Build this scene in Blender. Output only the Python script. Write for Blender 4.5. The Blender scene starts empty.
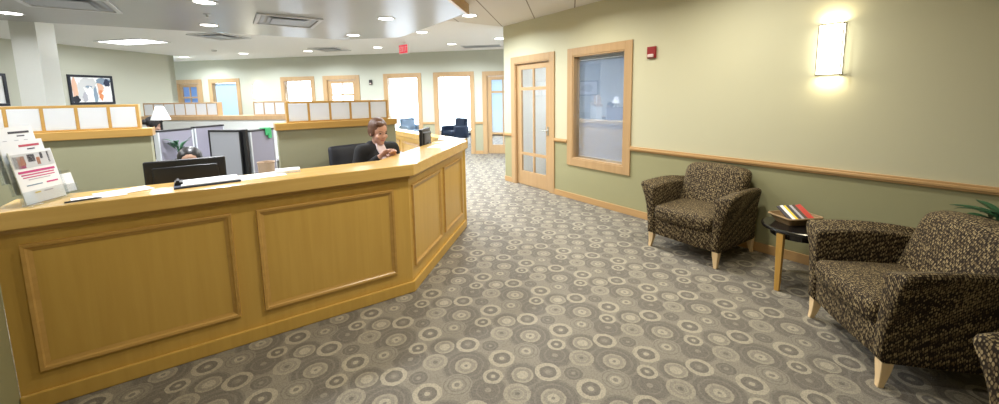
import bpy, bmesh, math, random
from mathutils import Vector, Matrix
random.seed(7)
SC = bpy.context.scene
COL = SC.collection
PI = math.pi
R = math.radians

# ------------------------------------------------------------------ materials
def new_mat(name):
    m = bpy.data.materials.new(name); m.use_nodes = True
    nt = m.node_tree; b = nt.nodes['Principled BSDF']
    return m, nt, b

def plain(name, col, rough=.5, metal=0., spec=.5, noise=0., nscale=40., bump=0.):
    m, nt, b = new_mat(name)
    b.inputs['Base Color'].default_value = (*col, 1)
    b.inputs['Roughness'].default_value = rough
    b.inputs['Metallic'].default_value = metal
    b.inputs['Specular IOR Level'].default_value = spec
    tc = nt.nodes.new('ShaderNodeTexCoord')
    n = nt.nodes.new('ShaderNodeTexNoise'); n.inputs['Scale'].default_value = nscale
    n.inputs['Detail'].default_value = 4
    nt.links.new(tc.outputs['Object'], n.inputs['Vector'])
    mx = nt.nodes.new('ShaderNodeMix'); mx.data_type = 'RGBA'
    k = noise
    mx.inputs[6].default_value = (*[c * (1 - k) for c in col], 1)
    mx.inputs[7].default_value = (*[min(1, c * (1 + k)) for c in col], 1)
    nt.links.new(n.outputs['Fac'], mx.inputs[0])
    nt.links.new(mx.outputs[2], b.inputs['Base Color'])
    if bump:
        bp = nt.nodes.new('ShaderNodeBump'); bp.inputs['Strength'].default_value = bump
        bp.inputs['Distance'].default_value = .002
        nt.links.new(n.outputs['Fac'], bp.inputs['Height']); nt.links.new(bp.outputs[0], b.inputs['Normal'])
    return m

def wood(name, c1, c2, rough=.35, axis='z', spec=.5, scale=1.):
    m, nt, b = new_mat(name)
    tc = nt.nodes.new('ShaderNodeTexCoord'); mp = nt.nodes.new('ShaderNodeMapping')
    s = {'x': (1.2, 22, 22), 'y': (22, 1.2, 22), 'z': (22, 22, 1.2)}[axis]
    mp.inputs['Scale'].default_value = [v * scale for v in s]
    nt.links.new(tc.outputs['Object'], mp.inputs['Vector'])
    n = nt.nodes.new('ShaderNodeTexNoise'); n.inputs['Scale'].default_value = 1.0
    n.inputs['Detail'].default_value = 5; n.inputs['Distortion'].default_value = .6
    nt.links.new(mp.outputs[0], n.inputs['Vector'])
    cr = nt.nodes.new('ShaderNodeValToRGB')
    cr.color_ramp.elements[0].position = .3; cr.color_ramp.elements[0].color = (*c1, 1)
    cr.color_ramp.elements[1].position = .7; cr.color_ramp.elements[1].color = (*c2, 1)
    nt.links.new(n.outputs['Fac'], cr.inputs[0]); nt.links.new(cr.outputs[0], b.inputs['Base Color'])
    b.inputs['Roughness'].default_value = rough; b.inputs['Specular IOR Level'].default_value = spec
    return m

def emit(name, col, strength):
    m, nt, b = new_mat(name)
    b.inputs['Base Color'].default_value = (.9, .9, .9, 1)
    b.inputs['Emission Color'].default_value = (*col, 1)
    b.inputs['Emission Strength'].default_value = strength
    return m

def glass(name, tint=(1, 1, 1), refl=.08, rough=.02):
    m = bpy.data.materials.new(name); m.use_nodes = True; nt = m.node_tree
    nt.nodes.remove(nt.nodes['Principled BSDF'])
    out = nt.nodes['Material Output']
    t = nt.nodes.new('ShaderNodeBsdfTransparent'); t.inputs[0].default_value = (*tint, 1)
    g = nt.nodes.new('ShaderNodeBsdfGlossy'); g.inputs['Roughness'].default_value = rough
    mx = nt.nodes.new('ShaderNodeMixShader'); mx.inputs[0].default_value = refl
    nt.links.new(t.outputs[0], mx.inputs[1]); nt.links.new(g.outputs[0], mx.inputs[2])
    nt.links.new(mx.outputs[0], out.inputs[0])
    return m

def frosted(name, col, trans=.55):
    """frosted glass block: part translucent, part diffuse and a soft gloss"""
    m = bpy.data.materials.new(name); m.use_nodes = True; nt = m.node_tree
    nt.nodes.remove(nt.nodes['Principled BSDF']); out = nt.nodes['Material Output']
    d = nt.nodes.new('ShaderNodeBsdfDiffuse'); d.inputs[0].default_value = (*col, 1)
    t = nt.nodes.new('ShaderNodeBsdfTranslucent'); t.inputs[0].default_value = (*col, 1)
    g = nt.nodes.new('ShaderNodeBsdfGlossy'); g.inputs['Roughness'].default_value = .2
    a = nt.nodes.new('ShaderNodeMixShader'); a.inputs[0].default_value = trans
    b = nt.nodes.new('ShaderNodeMixShader'); b.inputs[0].default_value = .06
    nt.links.new(d.outputs[0], a.inputs[1]); nt.links.new(t.outputs[0], a.inputs[2])
    nt.links.new(a.outputs[0], b.inputs[1]); nt.links.new(g.outputs[0], b.inputs[2])
    nt.links.new(b.outputs[0], out.inputs[0])
    return m

def wall_paint(name, upper, lower, zsplit=.89):
    m, nt, b = new_mat(name)
    geo = nt.nodes.new('ShaderNodeNewGeometry'); sp = nt.nodes.new('ShaderNodeSeparateXYZ')
    nt.links.new(geo.outputs['Position'], sp.inputs[0])
    gt = nt.nodes.new('ShaderNodeMath'); gt.operation = 'GREATER_THAN'; gt.inputs[1].default_value = zsplit
    nt.links.new(sp.outputs[2], gt.inputs[0])
    mx = nt.nodes.new('ShaderNodeMix'); mx.data_type = 'RGBA'
    mx.inputs[6].default_value = (*lower, 1); mx.inputs[7].default_value = (*upper, 1)
    nt.links.new(gt.outputs[0], mx.inputs[0]); nt.links.new(mx.outputs[2], b.inputs['Base Color'])
    n = nt.nodes.new('ShaderNodeTexNoise'); n.inputs['Scale'].default_value = 160
    bp = nt.nodes.new('ShaderNodeBump'); bp.inputs['Strength'].default_value = .06; bp.inputs['Distance'].default_value = .002
    nt.links.new(geo.outputs['Position'], n.inputs['Vector']); nt.links.new(n.outputs[0], bp.inputs['Height'])
    nt.links.new(bp.outputs[0], b.inputs['Normal'])
    b.inputs['Roughness'].default_value = .55; b.inputs['Specular IOR Level'].default_value = .3
    return m

def carpet_mat():
    m, nt, b = new_mat('patterned_carpet'); L = nt.links; N = nt.nodes.new
    DARK = (.165, .146, .122); GREY = (.198, .178, .148); TAN = (.255, .231, .185); CREAM = (.375, .338, .262); MID = (.315, .284, .222); BG = (.245, .221, .178)
    ax, ay = .4965, 0.; bx, by = .2483, -.497; ox, oy = .561, 1.911
    det = ax * by - ay * bx
    geo = N('ShaderNodeNewGeometry')
    nz = N('ShaderNodeTexNoise'); nz.inputs['Scale'].default_value = 30; nz.inputs['Detail'].default_value = 3
    L.new(geo.outputs['Position'], nz.inputs['Vector'])
    sub0 = N('ShaderNodeVectorMath'); sub0.operation = 'SUBTRACT'; sub0.inputs[1].default_value = (.5, .5, .5)
    L.new(nz.outputs['Color'], sub0.inputs[0])
    wob = N('ShaderNodeVectorMath'); wob.operation = 'MULTIPLY_ADD'; wob.inputs[1].default_value = (.014, .014, 0)
    L.new(sub0.outputs[0], wob.inputs[0]); L.new(geo.outputs['Position'], wob.inputs[2])
    def dot(v, vec):
        d = N('ShaderNodeVectorMath'); d.operation = 'DOT_PRODUCT'; d.inputs[1].default_value = vec
        L.new(v, d.inputs[0]); return d.outputs['Value']
    off = N('ShaderNodeVectorMath'); off.operation = 'SUBTRACT'; off.inputs[1].default_value = (ox, oy, 0)
    L.new(wob.outputs[0], off.inputs[0])
    u = dot(off.outputs[0], (by / det, -bx / det, 0)); v = dot(off.outputs[0], (-ay / det, ax / det, 0))
    U = N('ShaderNodeCombineXYZ'); L.new(u, U.inputs[0]); L.new(v, U.inputs[1])
    # (lattice u, lattice v, radius in m, colour stops outside -> in as (fraction of radius, colour))
    motifs = [
        (.75, .49, .108, [(1., GREY), (.9, DARK), (.62, GREY), (.54, DARK), (.16, TAN)]),
        (0, 0, .145, [(1., GREY), (.9, DARK), (.74, GREY), (.66, DARK), (.47, MID), (.36, TAN), (.22, CREAM), (.07, GREY)]),
        (.65, .215, .086, [(1., TAN), (.9, GREY), (.82, TAN), (.62, GREY), (.52, TAN), (.36, CREAM), (.17, GREY)]),
        (.19, .525, .104, [(1., GREY), (.88, DARK), (.62, MID), (.5, TAN), (.32, CREAM)]),
        (.865, .72, .076, [(1., MID), (.72, TAN), (.5, MID), (.4, TAN), (.18, DARK)]),
        (.52, .855, .062, [(1., TAN), (.86, DARK), (.62, GREY), (.48, DARK), (.2, TAN)]),
        (.355, .143, .08, [(1., CREAM), (.66, DARK), (.36, GREY), (.2, CREAM)]),
        (.395, .66, .076, [(1., CREAM), (.66, DARK), (.36, GREY), (.2, TAN)]),
        (.99, .342, .059, [(1., CREAM), (.64, DARK), (.34, GREY), (.22, CREAM)]),
    ]
    col = None
    rgb = N('ShaderNodeRGB'); rgb.outputs[0].default_value = (*BG, 1); col = rgb.outputs[0]
    for mu, mv, rad, stops in motifs:
        s = N('ShaderNodeVectorMath'); s.operation = 'SUBTRACT'; s.inputs[1].default_value = (mu - .5, mv - .5, 0)
        L.new(U.outputs[0], s.inputs[0])
        f = N('ShaderNodeVectorMath'); f.operation = 'FRACTION'; L.new(s.outputs[0], f.inputs[0])
        c = N('ShaderNodeVectorMath'); c.operation = 'SUBTRACT'; c.inputs[1].default_value = (.5, .5, 0)
        L.new(f.outputs[0], c.inputs[0])
        xx = dot(c.outputs[0], (ax, bx, 0)); yy = dot(c.outputs[0], (ay, by, 0))
        q = N('ShaderNodeCombineXYZ'); L.new(xx, q.inputs[0]); L.new(yy, q.inputs[1])
        ln = N('ShaderNodeVectorMath'); ln.operation = 'LENGTH'; L.new(q.outputs[0], ln.inputs[0])
        dv = N('ShaderNodeMath'); dv.operation = 'DIVIDE'; dv.inputs[1].default_value = rad * 1.15
        L.new(ln.outputs['Value'], dv.inputs[0])
        cr = N('ShaderNodeValToRGB'); cr.color_ramp.interpolation = 'CONSTANT'
        st = [(0., stops[-1][1])] + [(stops[i + 1][0] / 1.15, stops[i][1]) for i in range(len(stops) - 2, -1, -1)]
        el = cr.color_ramp.elements
        while len(el) < len(st): el.new(.5)
        for e, (p, cc) in zip(el, st): e.position = p; e.color = (*cc, 1)
        L.new(dv.outputs[0], cr.inputs[0])
        lt = N('ShaderNodeMath'); lt.operation = 'LESS_THAN'; lt.inputs[1].default_value = 1 / 1.15
        L.new(dv.outputs[0], lt.inputs[0])
        mx = N('ShaderNodeMix'); mx.data_type = 'RGBA'
        L.new(lt.outputs[0], mx.inputs[0]); L.new(col, mx.inputs[6]); L.new(cr.outputs[0], mx.inputs[7])
        col = mx.outputs[2]
    # yarn tufts
    vo = N('ShaderNodeTexVoronoi'); vo.inputs['Scale'].default_value = 150
    L.new(geo.outputs['Position'], vo.inputs['Vector'])
    mr = N('ShaderNodeMapRange'); mr.inputs[1].default_value = 0; mr.inputs[2].default_value = .8
    mr.inputs[3].default_value = 1.12; mr.inputs[4].default_value = .72
    L.new(vo.outputs['Distance'], mr.inputs[0])
    mul = N('ShaderNodeVectorMath'); mul.operation = 'SCALE'
    L.new(col, mul.inputs[0]); L.new(mr.outputs[0], mul.inputs['Scale'])
    L.new(mul.outputs[0], b.inputs['Base Color'])
    b.inputs['Roughness'].default_value = .72; b.inputs['Specular IOR Level'].default_value = .35
    bp = N('ShaderNodeBump'); bp.inputs['Strength'].default_value = .35; bp.inputs['Distance'].default_value = .004
    bp.invert = True
    L.new(vo.outputs['Distance'], bp.inputs['Height']); L.new(bp.outputs[0], b.inputs['Normal'])
    return m

def fabric_mat():
    m, nt, b = new_mat('leaf_fleck_upholstery'); L = nt.links; N = nt.nodes.new
    tc = N('ShaderNodeTexCoord'); mp = N('ShaderNodeMapping')
    mp.inputs['Rotation'].default_value = (R(25), R(28), R(8)); mp.inputs['Scale'].default_value = (112, 112, 50)
    L.new(tc.outputs['Object'], mp.inputs['Vector'])
    vo = N('ShaderNodeTexVoronoi'); vo.inputs['Scale'].default_value = 1.0; vo.inputs['Randomness'].default_value = .5
    L.new(mp.outputs[0], vo.inputs['Vector'])
    lt = N('ShaderNodeMapRange'); lt.inputs[1].default_value = .38; lt.inputs[2].default_value = .52
    lt.inputs[3].default_value = 1; lt.inputs[4].default_value = 0
    L.new(vo.outputs['Distance'], lt.inputs[0])
    sp = N('ShaderNodeSeparateColor'); L.new(vo.outputs['Color'], sp.inputs[0])
    cr = N('ShaderNodeValToRGB'); e = cr.color_ramp.elements
    e[0].position = 0; e[0].color = (.075, .05, .026, 1); e[1].position = 1; e[1].color = (.36, .28, .15, 1)
    k = e.new(.45); k.color = (.19, .14, .07, 1)
    L.new(sp.outputs[0], cr.inputs[0])
    mx = N('ShaderNodeMix'); mx.data_type = 'RGBA'; mx.inputs[6].default_value = (.018, .011, .006, 1)
    L.new(lt.outputs[0], mx.inputs[0]); L.new(cr.outputs[0], mx.inputs[7]); L.new(mx.outputs[2], b.inputs['Base Color'])
    b.inputs['Roughness'].default_value = .75; b.inputs['Specular IOR Level'].default_value = .25
    b.inputs['Sheen Weight'].default_value = 0
    bp = N('ShaderNodeBump'); bp.inputs['Strength'].default_value = .25; bp.inputs['Distance'].default_value = .003
    bp.invert = True
    L.new(vo.outputs['Distance'], bp.inputs['Height']); L.new(bp.outputs[0], b.inputs['Normal'])
    return m

def ceiling_mat():
    m, nt, b = new_mat('ceiling_panels'); L = nt.links; N = nt.nodes.new
    geo = N('ShaderNodeNewGeometry')
    d = N('ShaderNodeVectorMath'); d.operation = 'DOT_PRODUCT'; d.inputs[1].default_value = (1, -1, 0)
    L.new(geo.outputs['Position'], d.inputs[0])
    a = N('ShaderNodeMath'); a.operation = 'ADD'; a.inputs[1].default_value = -.09 + 91 + .012; L.new(d.outputs['Value'], a.inputs[0])
    dv = N('ShaderNodeMath'); dv.operation = 'MODULO'; dv.inputs[1].default_value = .91; L.new(a.outputs[0], dv.inputs[0])
    lt = N('ShaderNodeMath'); lt.operation = 'LESS_THAN'; lt.inputs[1].default_value = .024; L.new(dv.outputs[0], lt.inputs[0])
    mx = N('ShaderNodeMix'); mx.data_type = 'RGBA'
    mx.inputs[6].default_value = (.74, .72, .70, 1); mx.inputs[7].default_value = (.30, .27, .24, 1)
    L.new(lt.outputs[0], mx.inputs[0]); L.new(mx.outputs[2], b.inputs['Base Color'])
    b.inputs['Roughness'].default_value = .8; b.inputs['Specular IOR Level'].default_value = .15
    return m

M = dict(
    ceiling_white=plain('ceiling_white_paint', (.90,.91,.93), .7, noise=.01, spec=.2),
    olive=plain('olive_partition_paint', (.34,.33,.21), .6, noise=.02),
    shadeblue=frosted('pale_blue_pane_tint', (.72,.85,.96), .7), tintblue2=frosted('blue_pane_tint', (.30,.48,.78), .6),  # blue tints for sheets added behind far panes that would show white
    blindglass=glass('reflective_window_glass', (.93,.96,1), .16),
    carpet=carpet_mat(), fabric=fabric_mat(), ceiling=ceiling_mat(),
    wall=wall_paint('two_tone_wall', (.575, .56, .40), (.335, .325, .185)),
    wall_cool=wall_paint('pale_sage_wall', (.51, .52, .44), (.36, .355, .25)),
    pale_wall=plain('pale_wall_paint', (.72, .74, .70), .6, noise=.02),
    white_wall=plain('white_wall_paint', (.82, .83, .82), .6, noise=.02),
    soffit=plain('soffit_paint', (.36, .365, .37), .32, noise=.02, spec=.4),
    maple=wood('maple_panel', (.55, .335, .075), (.60, .375, .09), .32, 'z'),
    maple_h=wood('maple_edge', (.58, .36, .105), (.66, .43, .14), .22, 'x'),
    maple_mold=wood('maple_molding', (.47, .27, .07), (.54, .32, .09), .3, 'x'),
    trim=wood('maple_trim', (.43, .28, .14), (.49, .325, .17), .35, 'z'),
    trim_h=wood('maple_rail', (.46, .28, .12), (.53, .335, .155), .35, 'y'),
    leg=wood('pale_wood_leg', (.74, .54, .30), (.80, .60, .35), .4, 'z'),
    tableleg=wood('honey_wood_leg', (.55, .31, .07), (.63, .38, .10), .4, 'z'),
    glass=glass('window_glass'), acrylic=glass('clear_acrylic', (.93, .95, .96), .10, .05),
    block=frosted('frosted_glass_block', (.97, .98, 1.0), .4),
    blind=plain('blind_slat', (.42, .49, .60), .5, noise=.03),
    black=plain('black_plastic', (.012, .012, .014), .4, noise=.1),
    blacklac=plain('black_lacquer', (.010, .009, .009), .12, noise=.1, spec=.6),
    chairblack=plain('dark_navy_upholstery', (.014, .016, .024), .55, noise=.2, nscale=200),
    navy=plain('navy_upholstery', (.02, .035, .08), .6, noise=.1),
    paleblue=plain('pale_blue_upholstery', (.35, .45, .58), .6, noise=.05),
    screen=plain('dark_screen', (.02, .022, .028), .15, noise=.05),
    metal=plain('brushed_metal', (.55, .55, .54), .3, 1., noise=.05),
    brass=plain('dark_bronze', (.16, .13, .07), .35, .8, noise=.05),
    silver=plain('silver_trim', (.62, .65, .68), .4, .3, noise=.02),
    greyfab=plain('grey_panel_fabric', (.30, .31, .34), .85, noise=.08, nscale=300),
    greyfab2=plain('mauve_grey_panel_fabric', (.25, .24, .29), .85, noise=.08, nscale=300),
    paper=plain('white_paper', (.86, .87, .89), .6, noise=.01),
    pink=plain('magenta_print', (.55, .05, .20), .6), redprint=plain('red_print', (.50, .06, .10), .6),
    greyprint=plain('grey_print', (.42, .42, .48), .6), darkprint=plain('dark_print', (.05, .045, .06), .6),
    orangeprint=plain('orange_print', (.70, .25, .10), .6), cream=plain('cream_print', (.75, .68, .48), .6),
    yellow=plain('yellow_print', (.75, .58, .05), .5), red=plain('red_gloss_print', (.50, .03, .02), .45),
    tanpic=plain('tan_print', (.72, .45, .32), .6), bluepic=plain('slate_blue_print', (.22, .30, .40), .6),
    redplastic=plain('red_plastic', (.28, .018, .02), .35), darkfix=plain('dark_bronze_plastic', (.03,.025,.025), .4), strobe=plain('strobe_lens', (.75, .6, .58), .2),
    exitwhite=plain('exit_sign_housing', (.8, .78, .76), .5),
    skin=plain('skin', (.56, .32, .24), .5, noise=.05), skin2=plain('tan_skin', (.50, .30, .21), .5, noise=.05),
    lips=plain('lips', (.42, .12, .12), .4), eye=plain('eye', (.02, .015, .012), .2),
    hairbrown=plain('auburn_hair', (.12, .055, .03), .5, noise=.4, nscale=120),
    hairblack=plain('black_hair', (.010, .008, .008), .4, noise=.3, nscale=120),
    blazer=plain('black_blazer', (.010, .010, .012), .8, noise=.2, nscale=200),
    blouse=plain('pale_pink_blouse', (.74, .62, .64), .7, noise=.03),
    green=plain('leaf_green', (.018, .085, .035), .45, noise=.4, nscale=15),
    brightgreen=plain('bright_green_plastic', (.03, .35, .12), .4),
    terracotta=plain('dark_pot', (.08, .05, .035), .6, noise=.1),
    wicker=plain('wicker', (.30, .20, .10), .7, noise=.35, nscale=140, bump=.6),
    tanbox=plain('tan_card', (.45, .32, .22), .7, noise=.06),
    navyframe=plain('navy_picture_frame', (.010, .014, .028), .35),
    shade=plain('white_lamp_shade', (.92, .92, .90), .7),
    vent=plain('vent_white', (.60, .61, .63), .5), ventdark=plain('vent_grey', (.40, .43, .48), .5),  # plain grey for diffuser vanes, center plates and louvers
    lens=emit('lit_downlight_lens', (1, .97, .90), 9), sconce=emit('lit_sconce_glass', (1, .94, .78), 8),
    troffer=emit('lit_troffer_lens', (.96, .98, 1), 5), exitred=emit('lit_exit_face', (.85, .05, .10), .8),
)

M['exitred'].node_tree.nodes['Principled BSDF'].inputs['Base Color'].default_value = (.5,.02,.03,1)
# ------------------------------------------------------------------ mesh builder
class MB:
    def __init__(s): s.bm = bmesh.new()
    def _add(s, geom_fn, mat): pass
    def box(s, x0, x1, y0, y1, z0, z1, mtx=None):
        vs = [s.bm.verts.new(p) for p in ((x0,y0,z0),(x1,y0,z0),(x1,y1,z0),(x0,y1,z0),(x0,y0,z1),(x1,y0,z1),(x1,y1,z1),(x0,y1,z1))]
        for f in ((3,2,1,0),(4,5,6,7),(0,1,5,4),(1,2,6,5),(2,3,7,6),(3,0,4,7)): s.bm.faces.new([vs[i] for i in f])
        if mtx is not None: bmesh.ops.transform(s.bm, matrix=mtx, verts=vs)
        return vs
    def prism(s, poly, z0, z1):
        a = sum(poly[i][0]*poly[(i+1)%len(poly)][1]-poly[(i+1)%len(poly)][0]*poly[i][1] for i in range(len(poly)))
        if a < 0: poly = poly[::-1]
        lo = [s.bm.verts.new((x,y,z0)) for x,y in poly]; hi = [s.bm.verts.new((x,y,z1)) for x,y in poly]
        n = len(poly)
        s.bm.faces.new(lo[::-1]); s.bm.faces.new(hi)
        for i in range(n): s.bm.faces.new((lo[i],lo[(i+1)%n],hi[(i+1)%n],hi[i]))
    def line_box(s, p, q, t0, t1, z0, z1, a=0., b=None):
        """box along plan line p->q, from a to b metres along it, offset t0..t1 to the LEFT of the direction"""
        p = Vector(p); q = Vector(q); d = (q-p).normalized(); n = Vector((-d.y, d.x))
        if b is None: b = (q-p).length
        c = [p+d*a+n*t0, p+d*b+n*t0, p+d*b+n*t1, p+d*a+n*t1]
        s.prism([(v.x,v.y) for v in c], z0, z1)
    def loft(s, rings, cap=True):
        vr = [[s.bm.verts.new(p) for p in r] for r in rings]
        for a, b in zip(vr, vr[1:]):
            n = len(a)
            for i in range(n): s.bm.faces.new((a[i],a[(i+1)%n],b[(i+1)%n],b[i]))
        if cap: s.bm.faces.new(vr[0][::-1]); s.bm.faces.new(vr[-1])
    def lathe(s, prof, n=24, c=(0,0,0)):
        s.loft([[(c[0]+r*math.cos(2*PI*i/n), c[1]+r*math.sin(2*PI*i/n), c[2]+z) for i in range(n)] for r, z in prof])
    def tube(s, pts, rad, n=8):
        pts = [Vector(p) for p in pts]
        rads = rad if isinstance(rad, (list, tuple)) else [rad]*len(pts)
        rings = []; prev = None
        for i, p in enumerate(pts):
            d = (pts[min(i+1,len(pts)-1)]-pts[max(i-1,0)]).normalized()
            ref = Vector((0,0,1)) if abs(d.z) < .9 else Vector((1,0,0))
            a = d.cross(ref).normalized() if prev is None else (prev - d*prev.dot(d)).normalized()
            prev = a; b = d.cross(a)
            rings.append([p+(a*math.cos(2*PI*k/n)+b*math.sin(2*PI*k/n))*rads[i] for k in range(n)])
        s.loft(rings)
    def ball(s, c, r, n=12):
        r = r if isinstance(r, (tuple, list)) else (r,r,r)
        m = Matrix.Translation(c) @ Matrix.Diagonal((*r, 1))
        bmesh.ops.create_uvsphere(s.bm, u_segments=n+4, v_segments=n, radius=1, matrix=m)
    def rbox(s, half, r, n=7, fn=None, c=(0,0,0)):
        """rounded box as one closed grid surface, deformed by fn"""
        def ticks(h):
            inner = [-(h-r)+2*(h-r)*i/n for i in range(n+1)]
            return [-h, -h+r*.12, -h+r*.4] + inner + [h-r*.4, h-r*.12, h]
        T = [ticks(h) for h in half]; cache = {}
        def vert(i,j,k):
            key = (i,j,k)
            if key in cache: return cache[key]
            p = Vector((T[0][i],T[1][j],T[2][k]))
            q = Vector([max(-(h-r),min(h-r,v)) for v,h in zip(p,half)])
            d = p-q
            if d.length > 1e-9: p = q + d.normalized()*r
            p = p + Vector(c)
            if fn: p = Vector(fn(p.x,p.y,p.z))
            cache[key] = s.bm.verts.new(p); return cache[key]
        m = len(T[0])-1
        for a in range(m):
            for b in range(m):
                for f in (((a,b,0),(a,b+1,0),(a+1,b+1,0),(a+1,b,0)), ((a,b,m),(a+1,b,m),(a+1,b+1,m),(a,b+1,m)),
                          ((a,0,b),(a+1,0,b),(a+1,0,b+1),(a,0,b+1)), ((a,m,b),(a,m,b+1),(a+1,m,b+1),(a+1,m,b)),
                          ((0,a,b),(0,a,b+1),(0,a+1,b+1),(0,a+1,b)), ((m,a,b),(m,a+1,b),(m,a+1,b+1),(m,a,b+1))):
                    s.bm.faces.new([vert(*v) for v in f])
    def build(s, name, mat, parent=None, smooth=False, bevel=0., seg=2):
        bmesh.ops.recalc_face_normals(s.bm, faces=s.bm.faces)
        me = bpy.data.meshes.new(name); s.bm.to_mesh(me); s.bm.free()
        o = bpy.data.objects.new(name, me); COL.objects.link(o)
        me.materials.append(M[mat] if isinstance(mat, str) else mat)
        if smooth:
            for p in me.polygons: p.use_smooth = True
        if bevel:
            md = o.modifiers.new('bevel','BEVEL'); md.width = bevel; md.segments = seg; md.limit_method = 'ANGLE'
        if parent is not None: o.parent = parent
        return o

def tag(o, label=None, cat=None, group=None, kind=None):
    if label: o['label'] = label
    if cat: o['category'] = cat
    if group: o['group'] = group
    if kind: o['kind'] = kind
    return o
def thing(name, label, cat, loc=(0,0,0), rz=0., group=None):
    o = bpy.data.objects.new(name, None); COL.objects.link(o)
    o.empty_display_size = .1
    o.location = loc; o.rotation_euler = (0,0,rz)
    return tag(o, label, cat, group)
def struct(o, label=None, cat=None): return tag(o, label, cat, kind='structure')
def sroot(name, label=None, cat=None, loc=(0,0,0), rz=0.):
    o = bpy.data.objects.new(name, None); COL.objects.link(o); o.location = loc; o.rotation_euler = (0,0,rz)
    return struct(o, label, cat)
def dup(root, loc, rz, label, name=None):
    r = root.copy(); COL.objects.link(r); r.location = loc; r.rotation_euler = (0,0,rz); r['label'] = label
    def rec(src, dst):
        for ch in list(src.children):
            c = ch.copy(); COL.objects.link(c); c.parent = dst; rec(ch, c)
    rec(root, r)
    return r
def bx(*a):
    m = MB(); m.box(*a); return m

# ------------------------------------------------------------------ room shell
ZC = 2.87           # ceiling
FQ = Vector((5.6, 9.55)); FU = Vector((.70711, -.70711)); FN = Vector((.70711, .70711))   # far wall plane
def fp(s, t=0.): v = FQ + FU*s + FN*t; return (v.x, v.y)

XW = 4.32
m = MB(); m.prism([(-4.6,-3.4),(9.6,-3.4),(16,8),(8.5,17),(-3,27),(-8,26),(-8,18),(-4.6,3)], -.06, 0)
struct(m.build('floor','carpet'), 'grey and cream carpet patterned with circles and rings', 'floor')
m = MB(); m.prism([(-1.12,-3.4),(9.6,-3.4),(9.6,6.03),(2.9,6.03),(2.9,4.9),(.95,2.95),(-1.12,2.95)], ZC, ZC+.08)
struct(m.build('ceiling','ceiling'), 'white panel ceiling with diagonal joints over the lobby', 'ceiling')
m = MB(); m.prism([(-4.6,2.95),(.95,2.95),(2.9,4.9),(2.9,6.03),(9.6,6.03),(16,8),(8.5,17),(-3,27),(-8,26),(-8,18)], ZC, ZC+.08)
struct(m.build('ceiling_rear','ceiling_white'), 'plain white ceiling over the offices', 'ceiling')

SOF = [(-4.5,2.95),(.95,2.95),(2.85,4.85),(2.85,7.35),(2.0,8.2),(-4.5,8.55)]
m = MB(); m.prism(SOF, 2.75, ZC-.001)
struct(m.build('ceiling_drop','soffit'), 'grey lowered ceiling panel over the reception area', 'ceiling')
m = MB()
for p, q in zip(SOF[:2], SOF[1:3]): m.line_box(p, q, -.04, .0, 2.725, ZC-.002)
struct(m.build('trim_1','maple_mold', bevel=.004), 'maple edge trim round the lowered ceiling', 'trim')

def wall(name, p, q, t0, t1, openings, mat, z1=ZC):
    """wall along p->q; openings (a,b,z0,z1) in metres along it"""
    L = (Vector(q)-Vector(p)).length; m = MB(); a = 0.
    for (s0,s1,za,zb) in sorted(openings):
        if s0 > a: m.line_box(p,q,t0,t1,0,z1,a,s0)
        if za > 0: m.line_box(p,q,t0,t1,0,za,s0,s1)
        if zb < z1: m.line_box(p,q,t0,t1,zb,z1,s0,s1)
        a = s1
    m.line_box(p,q,t0,t1,0,z1,a,L)
    return struct(m.build(name, mat))

# right wall (front face at x = XW); along +y from y=-3.4
RW0 = (XW,-3.4); RW1 = (XW,6.03)
DY0, DY1 = 4.76, 5.69        # door opening
WY0, WY1 = 3.31, 4.25        # window opening
wall('wall_right', RW0, RW1, -.14, 0, [(WY0+3.4,WY1+3.4,.64,2.18),(DY0+3.4,DY1+3.4,0,2.18)], 'wall')
wall('wall_left', (-1.0,2.97), (-1.0,-3.4), -.12, 0, [], 'wall')
wall('wall_back', (-1.12,-3.4), (9.6,-3.4), -.12, 0, [], 'wall')
wall('wall_staff_front', (-4.5,2.95), (-1.12,2.95), -.1, 0, [], 'wall_cool')
wall('wall_staff_side', (-4.5,10.9), (-4.5,2.9), 0, -.1, [], 'wall_cool')
PW = (-1.05,14.23); d45 = .70711
wall('wall_picture', (PW[0]-3.6,PW[1]-3.6), PW, 0, .15, [], 'wall_cool')
wall('wall_return', PW, (PW[0]-3.2,PW[1]+3.2), 0, .15, [], 'wall_cool')
wall('wall_corridor', (XW+.14,6.03), (9.6,6.03), 0, -.12, [], 'white_wall')
# far wall with its openings
FS0 = -16.; FS1 = 4.6
OPEN = [(-9.6,-8.78,0,2.18),(-8.31,-7.40,.6,2.18),(-5.75,-4.83,.6,2.18),(-4.33,-3.37,0,2.18),(-2.40,-1.47,0,2.19),(-.89,.07,0,2.19),(.52,1.44,0,2.18)]
wall('wall_far', fp(FS0), fp(FS1), 0, .14, [(a-FS0,b-FS0,z0,z1) for a,b,z0,z1 in OPEN], 'wall_cool')

# rails and baseboards
m = MB()
for a,b in ((-3.4,WY0-.11),(WY1+.11,DY0-.11),(DY1+.11,6.03)):
    m.box(XW-.022,XW,a,b,.868,.925); m.box(XW-.032,XW,a,b,.885,.908)
struct(m.build('trim_2','trim_h', bevel=.004), 'maple chair rail along the right wall', 'trim')
m = MB()
for a,b in ((-3.4,DY0-.11),(DY1+.11,6.03)): m.box(XW-.016,XW,a,b,0,.092)
struct(m.build('baseboard_right','trim_h', bevel=.003), 'maple baseboard along the right wall', 'baseboard')
m = MB(); k = MB(); a = FS0
for (s0,s1,z0,z1) in OPEN+[(FS1,FS1,0,0)]:
    e = s0-.115
    if e-a > .02:
        m.line_box(fp(FS0),fp(FS1),-.022,0,.85,.905,a-FS0,e-FS0)
        if z0 == 0: pass
        k.line_box(fp(FS0),fp(FS1),-.016,0,0,.092,a-FS0,e-FS0)
    a = s1+.115
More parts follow.
